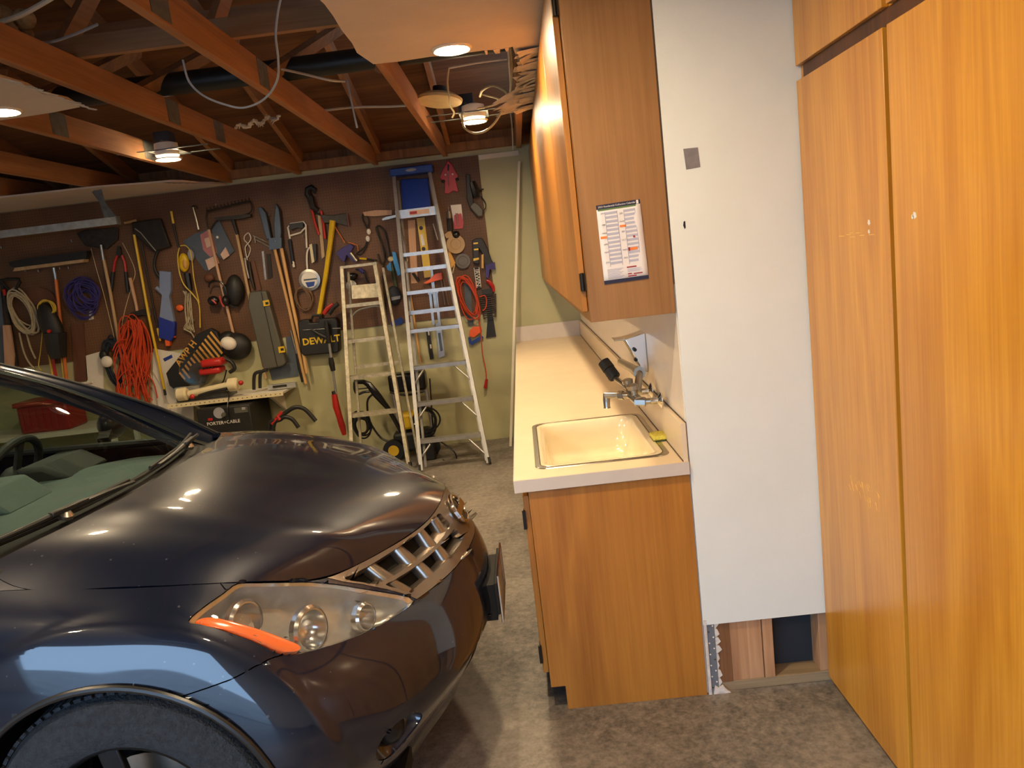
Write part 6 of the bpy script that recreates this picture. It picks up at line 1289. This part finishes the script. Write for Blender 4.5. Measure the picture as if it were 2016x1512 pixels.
c = Q(710,835); mb = MB(); coil(mb, 712, 838, 16, 20, 8, .008, YW-yb+.1, 44, .3); tag(mb.build('hose_coil', 'black_g'), 'tangle of black hose behind the small ladder foot', 'hose')
# ------------------------------------------------------------------ shelf with saw, boxes below
SZ = .757; SY = 6.80
t = thing('wall_shelf', 'white wall shelf with punched metal edge holding the saw', 'shelf', (-2.75, YW, SZ-.03))
MB().box(-3.28,-2.235,SY,YW-.002,SZ-.018,SZ).build('board', 'white_p', t)
e = MB().box(-3.285,-2.23,SY-.004,SY-.0005,SZ-.03,SZ+.006).build('edge_strip', 'cream', t)
for i in range(24):
    x = -3.25+i*.043; MB().box(x,x+.012,SY-.0048,SY-.0041,SZ-.014,SZ-.008).build('slot', 'iron_d', e)
for x in (-3.1,-2.4): MB().prism([(x,YW-.002,SZ-.019),(x,SY+.06,SZ-.019),(x,YW-.002,SZ-.24)], (.025,0,0)).build('bracket', 'white_p', t)
ys = 7.0; Qs = lambda x, y, d=0: at(x, y, ys-d)
t = thing('mitre_saw', 'mitre saw with red motor and clear blade guard on shelf', 'saw', (Qs(410,760).x, ys, SZ))
c = Qs(408,770); MB().box(c.x-.26,c.x+.24,ys-.09,ys+.10,SZ+.001,SZ+.05).build('base', 'galv_dark', t, bevel=.008)
a_, b_ = Qs(345,752), Qs(372,748); MB().box(a_.x,b_.x+.1,ys-.05,ys+.0,SZ+.05,SZ+.13).build('fence', 'galv', t, bevel=.004)
c = Qs(392,725); MB().lathe([(.02,-.02),(.155,-.02),(.165,0),(.155,.03),(.02,.03)], (c.x, ys-.02, c.z), (.35,-1,.1), 32).build('blade_guard', 'saw_guard', t, ang=40)
MB().lathe([(.02,0),(.085,0),(.085,.003),(.02,.003)], (c.x, ys-.02, c.z-.03), (.35,-1,.1), 32).build('blade', 'iron', t)
c = Qs(424,712); MB().box(c.x-.10,c.x+.10,ys-.12,ys+.06,c.z-.035,c.z+.035).build('motor', 'red', t, bevel=.025)
c = Qs(424,728); MB().box(c.x-.12,c.x+.08,ys-.10,ys+.06,c.z-.03,c.z+.03).build('motor_housing', 'red', t, bevel=.02)
for i in range(5): MB().box(c.x-.11+i*.03,c.x-.095+i*.03,ys-.104,ys-.10,c.z+.028,c.z+.05).build('vent', 'black', t)
MB().tube(smooth_path([Qs(440,705), Qs(455,712), Qs(462,725), Qs(452,733)],4), .018, 8).build('handle', 'black', t)
MB().tube([Qs(396,752), Qs(404,735), Qs(415,722)], .035, 10).build('arm', 'galv_dark', t)
t = thing('roller_stand', 'cream roller tube with red knobs lying along the shelf front', 'roller', (at(400,780,6.85).x, 6.85, SZ))
def Qf(x, y): return at(x, y, 6.845)
mb = MB().tube([Qf(372,776), Qf(452,758)], .032, 12); mb.build('tube', 'cream', t)
for (x, y) in ((360,776), (460,757)): MB().lathe([(.02,-.045),(.06,-.04),(.06,.03),(.045,.045)], Qf(x,y), (1,0,.02), 16).build('end_cap', 'cream', t)
for (x, y) in ((383,779), (478,752)): MB().ball(Qf(x,y)+Vector((0,-.05,0)), (.024,.02,.022)).build('knob', 'red', t)
mb = MB().tube(smooth_path([Qf(395,778)+Vector((0,-.04,0)), Qf(420,770)+Vector((0,-.045,0)), Qf(450,764)+Vector((0,-.04,0))],4), .014, 8); mb.build('brush', 'black', t)
t = thing('shelf_bracket_parts', 'pair of black curved brackets standing on shelf', 'bracket', (Qs(508,760).x, ys, SZ))
for (x, y) in ((500,745), (512,742)):
    MB().tube(smooth_path([Qs(x,y+22), Qs(x,y), Qs(x+3,y-10), Qs(x+14,y-14)],4), .016, 8).build('bracket', 'black', t)
t = thing('loose_batten', 'grey wooden batten lying at the right shelf end', 'batten', (Qs(555,752).x, ys, SZ)); a_, b_ = Qs(528,757), Qs(582,747)
MB().bar((a_.x,ys,SZ+.03),(b_.x,ys,SZ+.03), .06, .045, (0,0,1)).build('batten', 'galv', t); MB().bar((a_.x+.05,ys-.032,SZ+.035),(b_.x-.08,ys-.032,SZ+.035), .004, .02, (0,0,1)).build('slot', 'iron_d', t)
cs = tool('hazard_case', 'black case with gold stripes leaning behind the mitre saw', 'case', [('case','black', pl_([(333,733),(393,657),(418,645),(432,652),(447,692),(381,756),(351,766),(340,757)], .06, .07), dict(bevel=.006))] + [('stripe','gold', pl_([(lambda u, l: (413-61*u+l*.63+dx*.5, 655+80*u+l*.77-dx*.66))(i/11, l) for dx, l in ((0,0),(5,0),(5,[44,46,46,44,42,40,38,36,32,28,24,18][i]),(0,[44,46,46,44,42,40,38,36,32,28,24,18][i]))], .131, .001)) for i in range(12)])
a = Wp(343,727,.1315); b = Wp(390,664,.1315); text_part('AWP H', 'lettering', 'gold', cs, (a+b)/2, b-a, (-.6,0,.6), .088, .001, bold=.02)
tool('cap', 'black cap and white dome hung above the shelf', 'cap', [('crown','black', MB().ball(Wp(466,682,.10), (.14,.09,.13), 20, 12)), ('fold','black', MB().ball(Wp(448,664,.09), (.08,.07,.06))), ('dome','white_p', MB().ball(Wp(450,676,.19), (.075,.05,.062), 18, 10, Matrix.Rotation(.35,3,'Y')))])
tool('grey_panel', 'green-grey flat panel behind the long tool case', 'panel', [('panel','slate', pl_([(460,648),(480,645),(484,690),(462,690)], .004, .006)), ('panel','slate', pl_([(562,655),(580,652),(588,740),(536,748),(530,728),(568,716)], .004, .006))])
ybx = 6.86
def Qb(x, y): return at(x, y, ybx-.16)
t = thing('table_saw', 'black table saw body with white and red lettering beneath shelf', 'table saw', (Qb(440,830).x, ybx, 0))
a_, b_ = Qb(383,799), Qb(490,793); MB().box(a_.x,b_.x,ybx-.16,YW-.05,.30,.70).build('body', 'black', t, bevel=.012)
for x in (a_.x+.04, b_.x-.04):
    for y in (ybx-.12, YW-.10): MB().bar((x,y,.30),(x+(x-(a_.x+b_.x)/2)*.15,y,0), .03, .03, (0,1,0)).build('leg', 'galv_dark', t)
z0 = at(440,812,ybx-.161); MB().lathe([(.05,0),(.05,.004),(.042,.004),(.042,.001)], (z0.x-.04,ybx-.161,z0.z), (0,-1,0), 24).build('dial', 'cable_grey', t); MB().lathe([(.022,0),(.018,.02)], (z0.x+.0,ybx-.161,z0.z-.02), (0,-1,0), 14).build('knob', 'case_grey', t)
MB().box(z0.x+.10,z0.x+.22,ybx-.164,ybx-.1605,z0.z-.02,z0.z+.03).build('switch_panel', 'case_grey', t); MB().box(z0.x+.17,z0.x+.20,ybx-.166,ybx-.1641,z0.z+.005,z0.z+.028).build('switch', 'cable_grey', t)
c = at(440,832,ybx-.162); text_part('PORTER+CABLE', 'lettering', 'white_p', t, c, (1,0,0), (0,0,1), .042, .001); q = at(414,826,ybx-.162); MB().box(q.x-.02,q.x+.02,ybx-.164,ybx-.1605,q.z-.01,q.z+.012).build('badge', 'red', t)
mb = MB().tube(smooth_path([Qs(446,728), Qs(440,750), Qs(430,762), at(450,775,6.78), at(448,800,6.68), at(452,830,6.68)],4), .006, 7); tag(mb.build('saw_cable', 'black_g'), 'black power cord dropping from the saw over the shelf edge', 'cord')
tool('pale_board', 'pale pink board standing left of the table saw', 'board', [('board','white_p', pl_([(350,800),(382,797),(390,935),(356,939)], .10, .02))])
t = thing('hand_truck', 'folded hand truck with curved black tube handles', 'hand truck', (at(560,900,6.75).x, 6.75, 0)); Qh = lambda x, y: at(x, y, 6.75)
for pts in (((527,900),(529,842),(545,826),(563,812),(578,803),(590,802),(603,808),(622,829)), ((536,900),(538,842),(552,826),(562,821),(576,826),(588,842))):
    p = [Qh(*q) for q in pts]; p[0].z = .02; MB().tube(smooth_path(p, 4), .019, 10).build('tube', 'black', t)
MB().tube([Qh(536,835), Qh(556,812)], .02, 8).build('clamp', 'red', t); MB().tube([Qh(546,818), Qh(552,826)], .024, 8).build('clamp', 'red', t)
a_ = Qh(530,900); MB().box(a_.x-.1,a_.x+.25,6.60,6.9,0.002,.02).build('toe_plate', 'iron_d', t)
# ------------------------------------------------------------------ bench seen through the windshield
t = thing('wire_bench', 'low white bench seen through the car windshield', 'bench', (-4.6, 7.0, 0))
MB().box(-5.3,-3.75,6.72,7.2,.60,.64).build('top', 'white_p', t)
for x in (-5.25,-3.8):
    for y in (6.76,7.16): MB().box(x-.02,x+.02,y-.02,y+.02,0,.60).build('leg', 'white_p', t)
t = thing('red_crate', 'red plastic crate seen through the car windshield', 'crate', (-4.43,6.95,.64))
MB().box(-4.66,-4.20,6.80,7.1,.641,.90).build('body', 'red_plastic', t, bevel=.02); MB().box(-4.68,-4.18,6.78,7.12,.885,.93).build('rim', 'red_plastic', t, bevel=.012)
for i in range(7): MB().box(-4.63+i*.062,-4.605+i*.062,6.793,6.80,.67,.87).build('rib', 'red_plastic', t)
